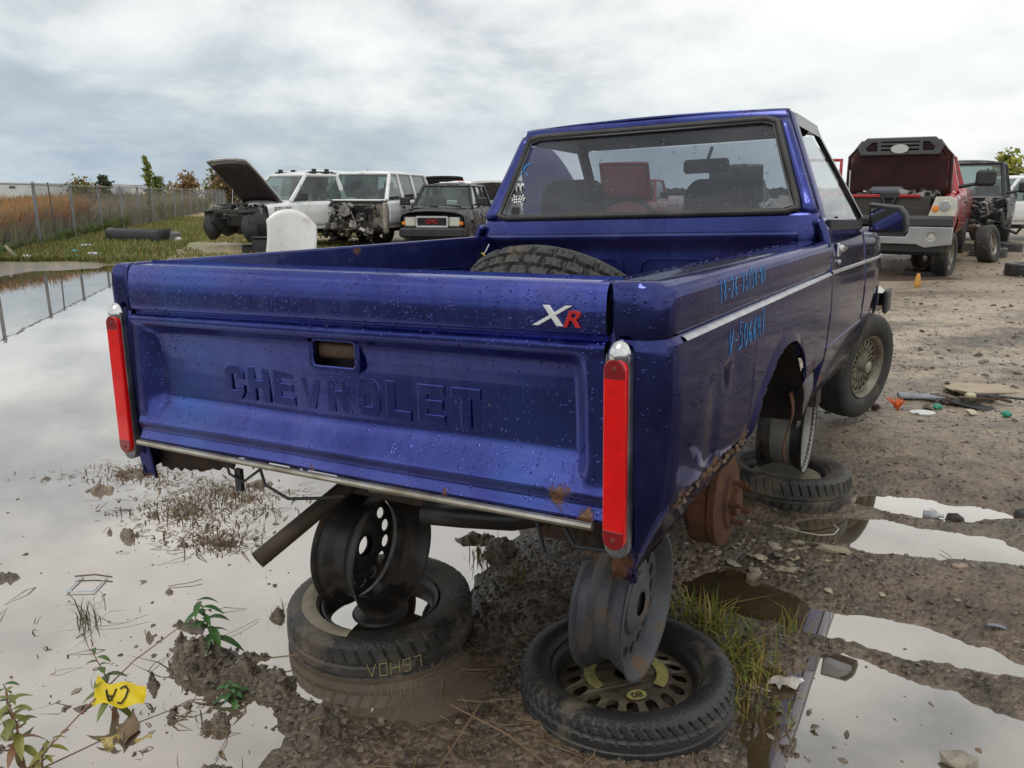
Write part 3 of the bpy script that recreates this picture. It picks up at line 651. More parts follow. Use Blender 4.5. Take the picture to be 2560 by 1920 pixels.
# ------------------------------------------------------------------ background vehicles
def interp(x, xs, ys): return float(np.interp(x, xs, ys))
GLASS_CAR = glass_mat('car_glass', (.50, .60, .59), .22, (.42, .50, .49), refl=1.6)
GLASS_DARK = glass_mat('dark_car_glass', (.10, .11, .12), 0, refl=1.5)
SEAT = mat('dark_seat', (.03, .03, .034), .85)
LAMP = mat('headlamp_lens', (.62, .60, .45), .12, 0, (.5, .5, .46), 8, coat=.5)
AMBER = mat('amber_lens', (.70, .22, .02), .2)
REDL = mat('red_lens', (.42, .012, .012), .2)
def paint(name, c, rough=.25, dirt=.25, dirtc=(.20, .17, .13)): return mat(name, c, rough, 0, tuple(x * .88 for x in c), 2.5, 0, coat=.5, dirt=dirt, dirtc=dirtc, dscale=3)
def vehicle(name, label, cat, loc, head, S, group=None):
    """local frame: +y forward, origin on the ground under the front axle; head = compass of travel in degrees from +x"""
    root = thing(name, label, cat, (loc[0], loc[1], S.get('lift', 0)), (0, 0, head - 90), group)
    P = S['paint']; hw = S['hw']; R = S.get('R', .37); rk = S['rock']; yf = S['front']; yr = S['rear']; wb = S['wb']
    tops = S['top']; ty_, tz_ = [a for a, b in tops], [b for a, b in tops]
    def xp(z, y, ztop): return hw * np.interp(z, [rk, rk + .18, ztop - .22, ztop - .04, ztop], [.945, .99, 1.0, .97, .93]) * np.interp(y, [yr, yr + .3, yf - .5, yf], [.97, 1, 1, S.get('nose', .93)])
    def side(y0, y1, off=0.0, n=60, zlo=None):
        ys = np.unique(np.concatenate([np.linspace(y0, y1, n)])); rows = []
        for y in ys:
            zt = interp(y, ty_, tz_); zb = rk if zlo is None else zlo
            for yc in (0, -wb):
                ra = R + .07; d = abs(y - yc)
                if d < ra: zb = max(zb, R + math.sqrt(ra * ra - d * d) * .98)
            zz = zb + (zt - zb) * np.linspace(0, 1, 12) ** .9
            row = [(xp(z, y, zt) + off, y, z) for z in zz]
            if off == 0: row += [(xp(zt, y, zt) - .05, y, zt + .022), (xp(zt, y, zt) - .13, y, zt + .03)]
            rows.append(row)
        return np.array(rows)
    yfs = S.get('body_front', yf)
    body = MB()
    for sg in (1, -1): body.grid(side(yr, yfs) * (sg, 1, 1))
    zt = interp(yr, ty_, tz_); body.box((0, yr + .02, (rk + zt) / 2 + .05), (hw * 1.86, .04, zt - rk - .08))
    gh = S['gh']; zb, zr, hb, hr = gh['zb'], gh['zr'], gh['hb'], gh['hr']
    # cowl and firewall
    body.box((0, gh['ywb'] + .02, zb - .28), (hw * 1.8, .06, .52))
    if S.get('bed'): body.box((0, gh['yrb'] - .06, (rk + zb) / 2), (hw * 1.8, .05, zb - rk)); body.box((0, (yr + gh['yrb']) / 2, rk + .2), (hw * 1.8, gh['yrb'] - yr - .1, .04))
    else:
        pass
    # roof, pillars
    rf = []
    for f in np.linspace(0, 1, 9):
        y = gh['yrt'] + (gh['ywt'] - gh['yrt']) * f; row = []
        for s in np.sin(np.linspace(-1.57, 1.57, 13)): row.append((s * (hr + .03), y, zr + .012 + .085 * (1 - abs(s) ** 2.6) * (1 - abs(2 * f - 1) ** 3 * .75) - (.03 if abs(s) > .99 else 0)))
        rf.append(row)
    def L3(a, b, t): return [a[i] + (b[i] - a[i]) * t for i in range(3)]
    def post(a, b, w, d):
        body.tube([a, b], [w, d], 6)
    for sg in (1, -1):
        A0, A1 = (sg * hb, gh['ywb'], zb), (sg * hr, gh['ywt'], zr); C0, C1 = (sg * hb, gh['yrb'], zb), (sg * hr, gh['yrt'], zr)
        post(A0, A1, .055, .045); post(C0, C1, .07, .05); post(A1, C1, .04, .04)
        for yp in gh.get('pil', []):
            post((sg * hb, yp, zb), (sg * hr, yp - .04, zr), .05, .045)
    post((-hr, gh['ywt'], zr), (hr, gh['ywt'], zr), .04, .04); post((-hr, gh['yrt'], zr), (hr, gh['yrt'], zr), .04, .04)
    post((-hb, gh['ywb'], zb), (hb, gh['ywb'], zb), .04, .04); post((-hb, gh['yrb'], zb), (hb, gh['yrb'], zb), .04, .04)
    body.build('body', P, root, 40)
    MB().grid(np.array(rf)).build('roof', P, root, 40, .03)
    G1 = S.get('glass', GLASS_CAR)
    def pane(nm, a, b, c, d, m):
        rows = [[L3(L3(a, b, s), L3(d, c, s), t) for t in np.linspace(0, 1, 4)] for s in np.linspace(0, 1, 7)]
        MB().grid(np.array(rows)).build(nm, m, root, 40)
    if not S.get('no_ws'): pane('windshield', (-hb, gh['ywb'], zb), (hb, gh['ywb'], zb), (hr, gh['ywt'], zr), (-hr, gh['ywt'], zr), G1)
    if not S.get('no_rw'): pane('rear_window', (-hb, gh['yrb'], zb), (hb, gh['yrb'], zb), (hr, gh['yrt'], zr), (-hr, gh['yrt'], zr), G1)
    ylist_b = [gh['ywb']] + list(gh.get('pil', [])) + [gh['yrb']]; ylist_t = [gh['ywt']] + [p - .04 for p in gh.get('pil', [])] + [gh['yrt']]
    for sg in (1, -1):
        for i in range(len(ylist_b) - 1):
            pane('side_window', (sg * hb, ylist_b[i], zb), (sg * hb, ylist_b[i + 1], zb), (sg * hr, ylist_t[i + 1], zr), (sg * hr, ylist_t[i], zr), S.get('sglass', G1) if i else G1)
    # doors: a skin standing 5 mm proud, handle, mirror
    for sg in (1, -1):
        for i, (d0, d1) in enumerate(S.get('doors', [])):
            if (sg, i) in S.get('no_door', []): continue
            d = MB().grid(side(d0 + .02, d1 - .02, .006, 14, rk + .08) * (sg, 1, 1)).build('door', P, root, 40, .02)
            zt = interp((d0 + d1) / 2, ty_, tz_)
            MB().box((sg * (hw * .985 + .02), d0 + .16, zt - .16), (.04, .2, .045), b=.012).build('handle', S.get('handlem', BLACK), d)
    if not S.get('no_mirror'):
        for sg in (1, -1):
            mb = MB(); mb.box((sg * (hw + .16), gh['ywb'] - .12, zb + .16), (.26, .10, .20), b=.03); mb.cyl((sg * hb, gh['ywb'] - .16, zb + .06), (sg * (hw + .1), gh['ywb'] - .12, zb + .10), .025, 6)
            mb.build('mirror', BLACK, root, 40)
    # inside: dash, seats, wheel; below: frame
    mb = MB(); mb.box((0, gh['ywb'] - .32, zb - .12), (hb * 1.8, .4, .26), b=.05); mb.build('dashboard', BLACK, root)
    for sx in (-.42, .42):
        m2 = MB(); m2.box((sx * hb / .8, gh['ywb'] - 1.25, zb - .02), (.5, .18, .62), b=.06); m2.box((sx * hb / .8, gh['ywb'] - 1.28, zb + .38), (.26, .12, .20), b=.04); m2.build('seat', SEAT, root, 40)
    MB().box((0, (yr + yfs) / 2, rk - .02), (hw * 1.3, yfs - yr - .3, .22), b=.03).box((0, -wb, R), (hw * 1.6, .12, .12)).build('chassis', RUSTY_DARK, root)
    for wx, wy, st in S.get('wheels', []):
        sg = 1 if wx > 0 else -1
        M = T_(wx * hw * .86, wy, R) @ RZ(st) @ RY(90 * sg)
        simple_wheel(root, M, R, .25, R * .60, 6)
    # hood
    if S.get('hood'):
        H = S['hood']; rows = []
        n = 9
        for f in np.linspace(0, 1, n):
            y = -f * H['len']; row = []     # measured forward from the hinge
            for s in np.linspace(-1, 1, 13): row.append((s * hw * (.84 - .03 * f - H.get('tip', 0) * max(0, f - .72) / .28), f * H['len'], H.get('drop', .10) * -f ** 2 + .05 * (1 - s * s) - .03 * (abs(s) > .95)))
            rows.append(row)
        ho = MB().grid(np.array(rows)).build('hood', H.get('paint', P), root, 40, .018)
        ho.matrix_basis = T_(0, gh['ywb'] + .10, H['z']) @ RX(H.get('angle', 0))
        if H.get('angle', 0) > 20:
            r2 = np.array(rows) * (.84, .84, 1) + (0, .09, -.04); MB().grid(r2 * (H.get('lw', 1), 1, 1)).build('hood_liner', H.get('liner', BLACK), ho, 40, .01)
            fr = MB()
            for s in (-1, 1): fr.tube([(s * hw * .80, .03, -.03), (s * hw * .79, H['len'] * .74, -.03 - H.get('drop', .1) * .6), (s * hw * (.78 - H.get('tip', 0)), H['len'] * .97, -.03 - H.get('drop', .1))], .025, 6)
            fr.tube([(-hw * (.78 - H.get('tip', 0)), H['len'] * .97, -.03 - H.get('drop', .1)), (0, H['len'] * .98, .01 - H.get('drop', .1)), (hw * (.78 - H.get('tip', 0)), H['len'] * .97, -.03 - H.get('drop', .1))], .03, 6)
            fr.build('hood_frame', H.get('inner', P), ho, 40)
            MB().tube([(hw * .7, gh['ywb'] + .55, H['z'] - .1), (hw * .74, gh['ywb'] + .45, H['z'] + .50)], .008, 5).build('hood_strut', CHROME, root)
    return root
def junk(parent, name, cx, cy, cz, sx, sy, sz, n, seed, mats, r=(.012, .04)):
    """hoses, looms and brackets left behind when parts were pulled"""
    g = np.random.default_rng(seed)
    for i, m in enumerate(mats):
        mb = MB()
        for k in range(n):
            p = np.array([cx, cy, cz]) + g.uniform(-1, 1, 3) * (sx, sy, sz)
            if g.random() < .6:
                pts = [p]
                for q in range(5): pts.append(pts[-1] + g.normal(0, .09, 3) * (1, .6, 1))
                pts = [np.clip(q, np.array([cx - sx, cy - sy, cz - sz]), np.array([cx + sx, cy + sy, cz + sz])) for q in pts]
                pts = [q + g.normal(0, .003, 3) for q in pts]
                mb.tube(pts, g.uniform(*r), 6)
            else:
                mb.box((0, 0, 0), tuple(g.uniform(.05, .2, 3)), T_(*p) @ Euler(g.uniform(-.6, .6, 3)).to_matrix().to_4x4(), b=.012)
        mb.build(name, m, parent, 40, kind='stuff')
WHITE = paint('white_paint', (.76, .77, .76), .28, .08, (.50, .46, .40))
BLACKP = mat('black_paint', (.012, .013, .018), .32, 0, (.02, .021, .026), 3, spec=.35, dirt=.2, dirtc=(.06, .055, .05), dscale=3)
REDP = paint('red_paint', (.36, .012, .016), .25, .15, (.16, .06, .05))
GREYMET = mat('bare_metal', (.30, .30, .30), .5, .6, (.2, .19, .18), 6, .1, 40, dirt=.3, dirtc=(.12, .08, .05))
BAY = mat('engine_bay_grime', (.045, .04, .037), .75, 0, (.02, .018, .017), 8, .4, 40)
CREAM = mat('firewall_paint', (.38, .35, .30), .6, 0, (.16, .13, .10), 7, .3, 30)
ENG = [BAY, BLACK, GREYMET]
fullsize = dict(hw=.98, R=.38, rock=.52, front=.92, rear=-4.55, wb=3.40, bed=True,
    top=[(-4.55, 1.24), (-1.95, 1.24), (-1.9, 1.17), (-.35, 1.15), (-.3, 1.13), (.45, 1.08), (.92, 1.00)],
    gh=dict(ywb=-.42, ywt=-1.05, yrt=-2.02, yrb=-2.12, zb=1.17, zr=1.80, hb=.88, hr=.70, pil=[]), doors=[(-1.90, -.42)])
# white pickup, hood up, nose stripped
S = dict(fullsize); S.update(paint=WHITE, lift=.02, hood=dict(len=1.40, z=1.13, angle=50, inner=GREYMET, liner=mat('hood_pad', (.055, .035, .032), .9, 0, (.03, .02, .02), 5)), body_front=.30, wheels=[(-1, -3.4, 0), (1, -3.4, 0)], no_mirror=True)
v = vehicle('white_pickup', 'white pickup with raised hood and nose torn off beside the fence', 'pickup truck', (-6.25, 19.5), 233, S)
M = MB().box((-.98 - .14, -.62, 1.30), (.24, .10, .20), b=.03); M.cyl((-.9, -.6, 1.22), (-1.1, -.62, 1.26), .025, 6); M.build('mirror', BLACK, v)
mb = MB()
for sx in (-.72, .72): mb.blob((sx, .30, .72), (.27, .56, .36), .13, 5, None, 2); mb.blob((sx * 1.06, .66, .58), (.18, .24, .34), .16, 8, None, 2); mb.box((sx * 1.02, .55, .95), (.24, .6, .06), b=.02)
mb.build('inner_fender', BLACK, v, 40)
MB().box((0, .66, .95), (1.56, .10, .10), b=.02).box((0, .10, .74), (.9, .8, .30), b=.04).build('radiator_support', BAY, v, 40)
MB().box((-.82, .42, .88), (.16, .06, .34), b=.02).box((.86, .34, .84), (.14, .06, .40), b=.02).build('lamp_bracket', GREYMET, v, 40)
junk(v, 'engine_part', 0, .2, .95, .62, .55, .16, 14, 3, ENG)
mb = MB()
for yy in (-1.35, -1.75): mb.tube([(-.66, yy, 1.86), (.66, yy, 1.86)], .03, 6)
for sx in (-.66, .66): mb.box((sx, -1.35, 1.89), (.06, .10, .14)); mb.box((sx, -1.75, 1.89), (.06, .10, .14)); mb.tube([(sx, -1.2, 1.88), (sx, -1.95, 1.88)], .022, 6)
mb.build('roof_rack', BLACK, v)
me = text_mesh('P75190', .16, .001); finish('paint_marker', me, BLACK, v, 0).matrix_basis = T_(-.975, -.12, 1.0) @ RZ(-90) @ RX(90)
# white sport utility, whole front clip gone
S = dict(hw=.98, R=.38, rock=.50, front=.2, body_front=-.30, rear=-4.0, wb=2.95, paint=WHITE, top=[(-4.0, 1.18), (-.3, 1.16)], nose=1,
    gh=dict(ywb=-.36, ywt=-1.12, yrt=-3.7, yrb=-3.95, zb=1.17, zr=1.84, hb=.90, hr=.70, pil=[-1.55, -2.55]), doors=[(-1.52, -.34), (-2.55, -1.54)], wheels=[(-1, -2.95, 0), (1, -2.95, 0)], no_mirror=True, sglass=GLASS_DARK, lift=.04)
v = vehicle('white_suv', 'white four door utility with its whole front cut away to the firewall', 'suv', (-4.08, 19.9), 257, S)
MB().box((0, -.30, .80), (1.84, .08, .60)).build('firewall', CREAM, v)
MB().box((0, -.26, .86), (1.0, .06, .38)).build('firewall_hole', mat('dark_cavity', (.008, .008, .008), .9), v)  # near-black block on the firewall, its colour stands for a shaded opening
MB().box((0, -.30, 1.14), (1.86, .16, .07), b=.02).build('cowl', BLACK, v)
junk(v, 'hose', 0, -.16, .78, .80, .10, .32, 16, 5, [BAY, CREAM, BLACK, GREYMET], (.010, .03))
MB().lathe([(0, .10), (.15, .08), (.16, 0), (.10, -.05)], 18, T_(.12, -.18, .92) @ RX(-80)).build('brake_booster', GREYMET, v)
junk(v, 'hanging_loom', .1, -.12, .42, .7, .08, .20, 8, 6, [BLACK, RUSTY_DARK, GREYMET], (.008, .02))
for sx in (-.9, .9): MB().box((sx, -.27, .75), (.12, .16, .75), b=.03).build('hinge_pillar', CREAM, v)
MB().cyl((.30, -2.1, 1.9), (.30, -2.12, 2.0), .015, 6, None, .004).box((.30, -2.1, 1.895), (.06, .16, .03), b=.01).build('antenna', BLACK, v)
MB().tube([(-.55, -.40, 1.20), (-.05, -.44, 1.24)], .014, 5).tube([(.15, -.40, 1.20), (.65, -.44, 1.24)], .014, 5).build('wiper', BLACK, v)
# black compact sport utility facing the camera
S = dict(hw=.84, R=.34, rock=.40, front=.78, rear=-3.5, wb=2.70, paint=BLACKP, top=[(-3.5, 1.02), (-.3, 1.0), (.4, .96), (.78, .88)], nose=.95,
    gh=dict(ywb=-.42, ywt=-1.02, yrt=-3.2, yrb=-3.45, zb=1.03, zr=1.58, hb=.76, hr=.60, pil=[-1.6, -2.5]), doors=[(-1.58, -.4), (-2.5, -1.6)], wheels=[(1, 0, 0), (-1, 0, 0), (1, -2.7, 0), (-1, -2.7, 0)], hood=dict(len=1.16, z=.99, drop=.06))
v = vehicle('black_suv', 'black compact utility with red lettered grille behind the truck bed', 'suv', (-1.83, 20.15), 263, S)
def rr(w, h, r, n=4, cx=0, cy=0):
    o = []
    for sx, sy, a0 in ((1, 1, 0), (-1, 1, 90), (-1, -1, 180), (1, -1, 270)):
        for k in range(n + 1):
            a = R_(a0 + 90 * k / n); o.append((cx + sx * (w / 2 - r) + r * math.cos(a), cy + sy * (h / 2 - r) + r * math.sin(a)))
    return o
MB().box((0, .70, .70), (1.5, .14, .36), b=.04).build('nose_panel', BLACKP, v)
gp = finish('grille_surround', curve_mesh([rr(.80, .26, .04), rr(.72, .19, .03)], .03, .006), CHROME, v); gp.matrix_basis = T_(0, .80, .72) @ RX(90)
gm = MB().box((0, .77, .72), (.72, .04, .19))
for k in range(6): gm.box((0, .80, .645 + k * .03), (.72, .02, .008))
gm.build('grille', BLACK, v)
finish('grille_letters', text_mesh('GMC', .14, .012, .002), REDL, v).matrix_basis = T_(0, .825, .72) @ RZ(180) @ RX(90)
for sx in (-1, 1):
    h = MB().box((sx * .545, .77, .72), (.26, .07, .22), b=.02).build('headlight', LAMP, v); MB().box((sx * .70, .765, .68), (.12, .08, .09), b=.02).build('indicator', AMBER, h)
MB().box((0, .82, .46), (1.62, .18, .24), b=.05).build('bumper', BLACK, v, 40)
MB().tube([(-.5, -.38, 1.06), (-.02, -.42, 1.10)], .012, 5).tube([(.1, -.38, 1.06), (.56, -.42, 1.10)], .012, 5).build('wiper', BLACK, v)
# roofs of the row behind
van = dict(hw=1.0, R=.36, rock=.5, front=.9, rear=-4.3, wb=3.4, paint=WHITE, top=[(-4.3, 1.25), (-.3, 1.2), (.9, 1.0)], gh=dict(ywb=-.3, ywt=-.9, yrt=-4.1, yrb=-4.28, zb=1.24, zr=2.04, hb=.95, hr=.82, pil=[-1.6, -2.9]), wheels=[(1, 0, 0), (-1, 0, 0), (1, -3.4, 0), (-1, -3.4, 0)], no_rw=True, hood=dict(len=1.1, z=1.18))
v = vehicle('white_van', 'white van with open brown lined rear behind the two white trucks', 'van', (-5.6, 30.3), 75, van)
MB().box((0, -3.6, 1.3), (1.7, .06, 1.3)).build('bulkhead', mat('brown_lining', (.22, .10, .05), .8), v)
S = dict(van); S.update(hw=.96, no_rw=False, gh=dict(ywb=-.3, ywt=-.95, yrt=-3.6, yrb=-3.85, zb=1.12, zr=1.72, hb=.86, hr=.70, pil=[-1.5, -2.6]), rear=-3.9, wb=2.9, top=[(-3.9, 1.12), (-.3, 1.1), (.9, .98)], wheels=[(1, -2.9, 0), (-1, -2.9, 0)])
v = vehicle('white_suv', 'white utility seen from behind past the black grille vehicle', 'suv', (-1.35, 31), 84, S)
MB().box((0, -3.66, 1.80), (.22, .03, .03)).build('brake_light', REDL, v)
S = dict(fullsize); S.update(paint=BLACKP, hood=dict(len=1.3, z=1.13, angle=48), wheels=[(1, -3.4, 0), (-1, -3.4, 0)], body_front=.7)
vehicle('black_pickup', 'black pickup with raised hood far behind the stripped white utility', 'pickup truck', (-2.65, 33.0), 262, S)
S = dict(fullsize); S.update(paint=WHITE, hood=dict(len=1.2, z=1.13, angle=36, inner=WHITE, liner=GREYMET), wheels=[(1, -3.4, 0), (-1, -3.4, 0)], body_front=.7)
vehicle('white_pickup', 'white pickup with its hood raised half hidden by the blue cab corner', 'pickup truck', (-.35, 26.8), 250, S)
# seen through the wet back window
S = dict(fullsize); S.update(paint=REDP, wheels=[(1, 0, 0), (-1, 0, 0), (1, -3.4, 0), (-1, -3.4, 0)], hood=dict(len=1.3, z=1.13, angle=70, liner=REDP))
vehicle('red_pickup', 'red pickup seen blurred through the blue cab back window', 'pickup truck', (3.55, 25.5), 246, S)
S = dict(fullsize); S.update(paint=paint('slate_paint', (.06, .065, .075), .3), wheels=[(1, 0, 0), (-1, 0, 0), (1, -3.4, 0), (-1, -3.4, 0)], hood=dict(len=1.3, z=1.13, angle=62))
vehicle('grey_pickup', 'slate grey pickup with raised hood seen through the right of the back window', 'pickup truck', (6.9, 25.0), 250, S)
# red pickup on the right
S = dict(fullsize); S.update(hw=1.0, paint=REDP, lift=.20, front=.86, body_front=.62, top=[(-4.55, 1.28), (-1.95, 1.28), (-1.9, 1.2), (-.35, 1.18), (-.3, 1.16), (.45, 1.12), (.92, 1.06)],
    gh=dict(ywb=-.46, ywt=-1.10, yrt=-2.05, yrb=-2.12, zb=1.20, zr=1.84, hb=.90, hr=.70, pil=[]), wheels=[(1, -3.4, 0), (-1, -3.4, 0)],
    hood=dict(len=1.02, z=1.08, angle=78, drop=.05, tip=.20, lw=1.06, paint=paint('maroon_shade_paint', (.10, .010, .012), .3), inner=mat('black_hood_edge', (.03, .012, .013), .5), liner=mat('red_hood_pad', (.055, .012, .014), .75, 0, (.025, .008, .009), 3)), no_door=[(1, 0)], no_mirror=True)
v = vehicle('red_pickup', 'red pickup with raised hood, bare radiator and silver bumper', 'pickup truck', (6.50, 13.75), 238, S)
mt = simple_wheel(v, T_(-.86, 0, .18) @ RZ(-8) @ RY(-90), .38, .26, .23, 6)
ho = [c for c in v.children if c.name.startswith('hood') and 'liner' not in c.name][0]
# the grille rides on the tip of the hood
gr = finish('hood_grille', curve_mesh([[(-.66, -.04), (-.52, -.17), (.52, -.17), (.66, -.04), (.60, .09), (-.60, .09)], [(-.54, -.02), (-.44, -.12), (-.34, -.12), (-.34, .05), (-.51, .05)], [(.54, -.02), (.44, -.12), (.34, -.12), (.34, .05), (.51, .05)], rr(.60, .045, .008, 2, 0, .02), rr(.60, .045, .008, 2, 0, -.045), rr(.60, .04, .008, 2, 0, -.105)], .03, .008), mat('grey_trim', (.10, .10, .11), .5), ho)
gr.matrix_basis = T_(0, .885, -.085) @ RX(180)
bd = finish('badge', curve_mesh([circle(.07, 24, 0, 0, 1.9)], .01, .003), mat('badge_enamel', (.62, .62, .60), .3), ho); bd.matrix_basis = T_(0, .885, -.13) @ RX(180)
MB().box((0, .56, .93), (1.22, .04, .42), b=.01).build('radiator', mat('radiator_core', (.055, .048, .04), .7, 0, (.035, .03, .026), 3, .6, 150, stretch=(1, 1, 14)), v)
mb = MB().box((0, .60, 1.16), (.28, .08, .12), b=.02); mb.tube([(-.10, .62, 1.14), (-.05, .64, 1.0), (-.04, .64, .76)], .022, 6); mb.tube([(.10, .62, 1.14), (.05, .64, 1.0), (.04, .64, .76)], .022, 6); mb.build('latch_bracket', BLACK, v)
MB().box((-.28, .585, 1.15), (.36, .05, .05), b=.01).box((.36, .585, 1.15), (.5, .05, .05), b=.01).build('radiator_support', REDP, v)
junk(v, 'engine_part', 0, .15, 1.12, .7, .35, .10, 16, 8, ENG)
MB().box((.10, .18, 1.22), (.55, .3, .16), b=.06).build('intake', mat('dusty_plastic', (.09, .095, .11), .7), v)
for sx in (-1, 1):
    h = finish('headlight', curve_mesh([[(sx * .62, -.14), (sx * .98, -.13), (sx * .98, .10), (sx * .90, .15), (sx * .70, .15)]], .05, .012), LAMP, v); h.matrix_basis = T_(0, .66, .98) @ RX(90)
    MB().lathe([(0, .02), (.07, .02), (.085, 0), (.085, -.03)], 20, T_(sx * .83, .02, -.064) @ RX(180)).build('reflector', mat('lamp_bowl', (.5, .52, .52), .15, .6), h)
    MB().lathe([(0, .015), (.042, .012), (.05, 0), (.05, -.03)], 16, T_(sx * .70, -.03, -.064) @ RX(180)).build('indicator', AMBER, h)
MB().box((0, .74, .745), (1.96, .16, .20), b=.05).build('bumper_cap', mat('dark_bumper_plastic', (.035, .037, .042), .5), v, 40)
bp = finish('bumper', curve_mesh([[(-.98, .10), (.98, .10), (.98, -.14), (.62, -.20), (.50, -.15), (-.50, -.15), (-.62, -.20), (-.98, -.14)], [(-.40, .05), (-.34, -.06), (.34, -.06), (.40, .05)], circle(.075, 20, .70, -.03), circle(.075, 20, -.70, -.03)], .05, .015), mat('silver_bumper', (.50, .50, .50), .25, .7, (.36, .36, .36), 3), v); bp.matrix_basis = T_(0, .82, .56) @ RX(90)
MB().box((0, .80, .56), (1.5, .06, .16)).build('bumper_recess', BLACK, v)
for sx in (-1, 1): MB().lathe([(0, .01), (.05, .01), (.065, 0), (.07, -.03)], 20, T_(sx * .70, .845, .535) @ RX(-90)).build('fog_light', LAMP, v)
MB().box((0, .74, .33), (1.80, .14, .22), b=.06).build('air_dam', BLACK, v, 40)
mb = MB().box((-1.30, -.55, 1.44), (.30, .13, .26), b=.04); mb.cyl((-.92, -.6, 1.30), (-1.25, -.56, 1.36), .035, 6); mb.build('mirror', BLACK, v, 40)
d = MB().grid(np.array([[(.98 + .035 * math.sin(t) + a * .86, -.50 - a * .55, .55 + .66 * s) for s, t in zip(np.linspace(0, 1, 6), np.linspace(.2, 2.8, 6))] for a in np.linspace(0, 1, 6)])).build('door', REDP, v, 40, .06)
MB().tube([(.98, -.55, 1.2), (1.02, -.72, 1.78), (1.72, -1.05, 1.80), (1.84, -1.05, 1.2)], .035, 6).build('window_frame', REDP, d)
# what the red pickup stands on
t = thing('steel_wheel', 'rusty rim propping up the red pickup nose', 'wheel rim', (7.05, 13.55, .0)); rim_barrel(.2, .2, 24).build('barrel', RUSTY_DARK, t).matrix_basis = T_(0, 0, .31) @ RZ(20) @ RY(90); MB().lathe([(.05, 0), (.17, 0)], 20, T_(.0, 0, .31) @ RZ(20) @ RY(90)).build('disc', RUSTY_DARK, t)
tag(MB().grid(tyre_grid(.34, .2, .12, None, 0, 32, 5), None, True, True).build('flat_tyre', RUBBER), 'worn tyre lying flat under the red pickup nose', 'tyre').location = (7.05, 13.5, .06)
tag(MB().box((0, 0, 0), (1.5, .9, .05), b=.02).build('metal_plate', RUSTY_DARK), 'dark metal plate lying under the red pickup bumper', 'plate').matrix_basis = T_(6.35, 12.9, .04) @ RZ(12)
tag(MB().grid(tyre_grid(.33, .2, .22, None, 0, 32, 5), None, True, True).build('flat_tyre', RUBBER), 'black tyre lying under the left wheel of the red pickup', 'tyre').location = (6.0, 14.2, .11)
# black pickup behind it
S = dict(fullsize); S.update(paint=BLACKP, lift=.12, body_front=-.2, wheels=[(1, -3.4, 0), (-1, -3.4, 0)], no_mirror=True, gh=dict(ywb=-.42, ywt=-1.05, yrt=-2.3, yrb=-2.4, zb=1.17, zr=1.95, hb=.88, hr=.72, pil=[-1.5]))
v = vehicle('black_pickup', 'black crew cab with stripped front behind the red pickup', 'pickup truck', (10.1, 18.3), 236, S)
junk(v, 'engine_part', -.3, .1, .85, .62, .5, .28, 18, 11, ENG)
MB().box((-1.28, -.55, 1.40), (.32, .13, .24), b=.04).cyl((-.9, -.6, 1.28), (-1.25, -.56, 1.34), .03, 6).build('mirror', BLACK, v)
MB().tube([(-.7, .4, .95), (-.95, .7, .85), (-1.0, .8, .55), (-1.25, .9, .45), (-1.35, .95, .62)], .035, 6).build('bent_rail', BLACK, v)
# white service truck side on
S = dict(fullsize); S.update(paint=WHITE, lift=.0, wheels=[(1, 0, 0), (-1, 0, 0), (1, -3.4, 0), (-1, -3.4, 0)], hood=dict(len=1.3, z=1.13), gh=dict(ywb=-.42, ywt=-1.0, yrt=-1.85, yrb=-1.98, zb=1.15, zr=1.80, hb=.90, hr=.74, pil=[]))
v = vehicle('service_truck', 'white work truck with tool boxes parked side on at the right edge', 'truck', (13.4, 23.8), 188, S)
for sg in (1, -1): MB().box((sg * .82, -3.25, 1.35), (.40, 2.2, .85), b=.03).build('tool_box', WHITE, v)
MB().box((1.04, -2.6, 1.05), (.03, .7, .5), b=.01).build('box_door', mat('grey_panel', (.12, .12, .13), .5), v)
# loose front end at the far right edge
t = thing('front_axle_assembly', 'black wrecked front end hanging at the right picture edge', 'car part', (10.35, 15.3, .0), (0, 0, 20))
junk(t, 'arm', .1, 0, .55, .45, .3, .35, 12, 14, [BLACK, BAY, RUSTY_DARK], (.02, .06))
MB().box((0, 0, .85), (.9, .3, .16), b=.05).cyl((-.6, 0, .58), (.2, 0, .62), .07, 12).build('subframe', BLACK, t)
simple_wheel(t, T_(.35, .1, .34) @ RZ(60) @ RY(90), .34, .22, .2, 0)
# tyres and wheel standing about the yard
t = thing('alloy_wheel', 'muddy all terrain wheel with star alloy rim leaning by the red pickup', 'wheel', (9.55, 16.0, .39), (0, 0, 0)); w_ = simple_wheel(t, RZ(-48) @ RY(80), .39, .26, .23, 6)
for lb, x, y, z in [('tyre lying flat behind the leaning alloy wheel, nearer of two', 10.35, 17.3, .12), ('tyre lying flat and farthest of those right of the alloy wheel', 11.7, 18.9, .13), ('large black tyre lying flat near the right edge', 8.62, 13.15, .135)]:
    tag(MB().grid(tyre_grid(.38, .22, .26, pat_block(34), .008, 100, 11), None, True, True).build('loose_tyre', RUBBER_WET), lb, 'tyre', 'tyres lying in the yard').location = (x, y, z)
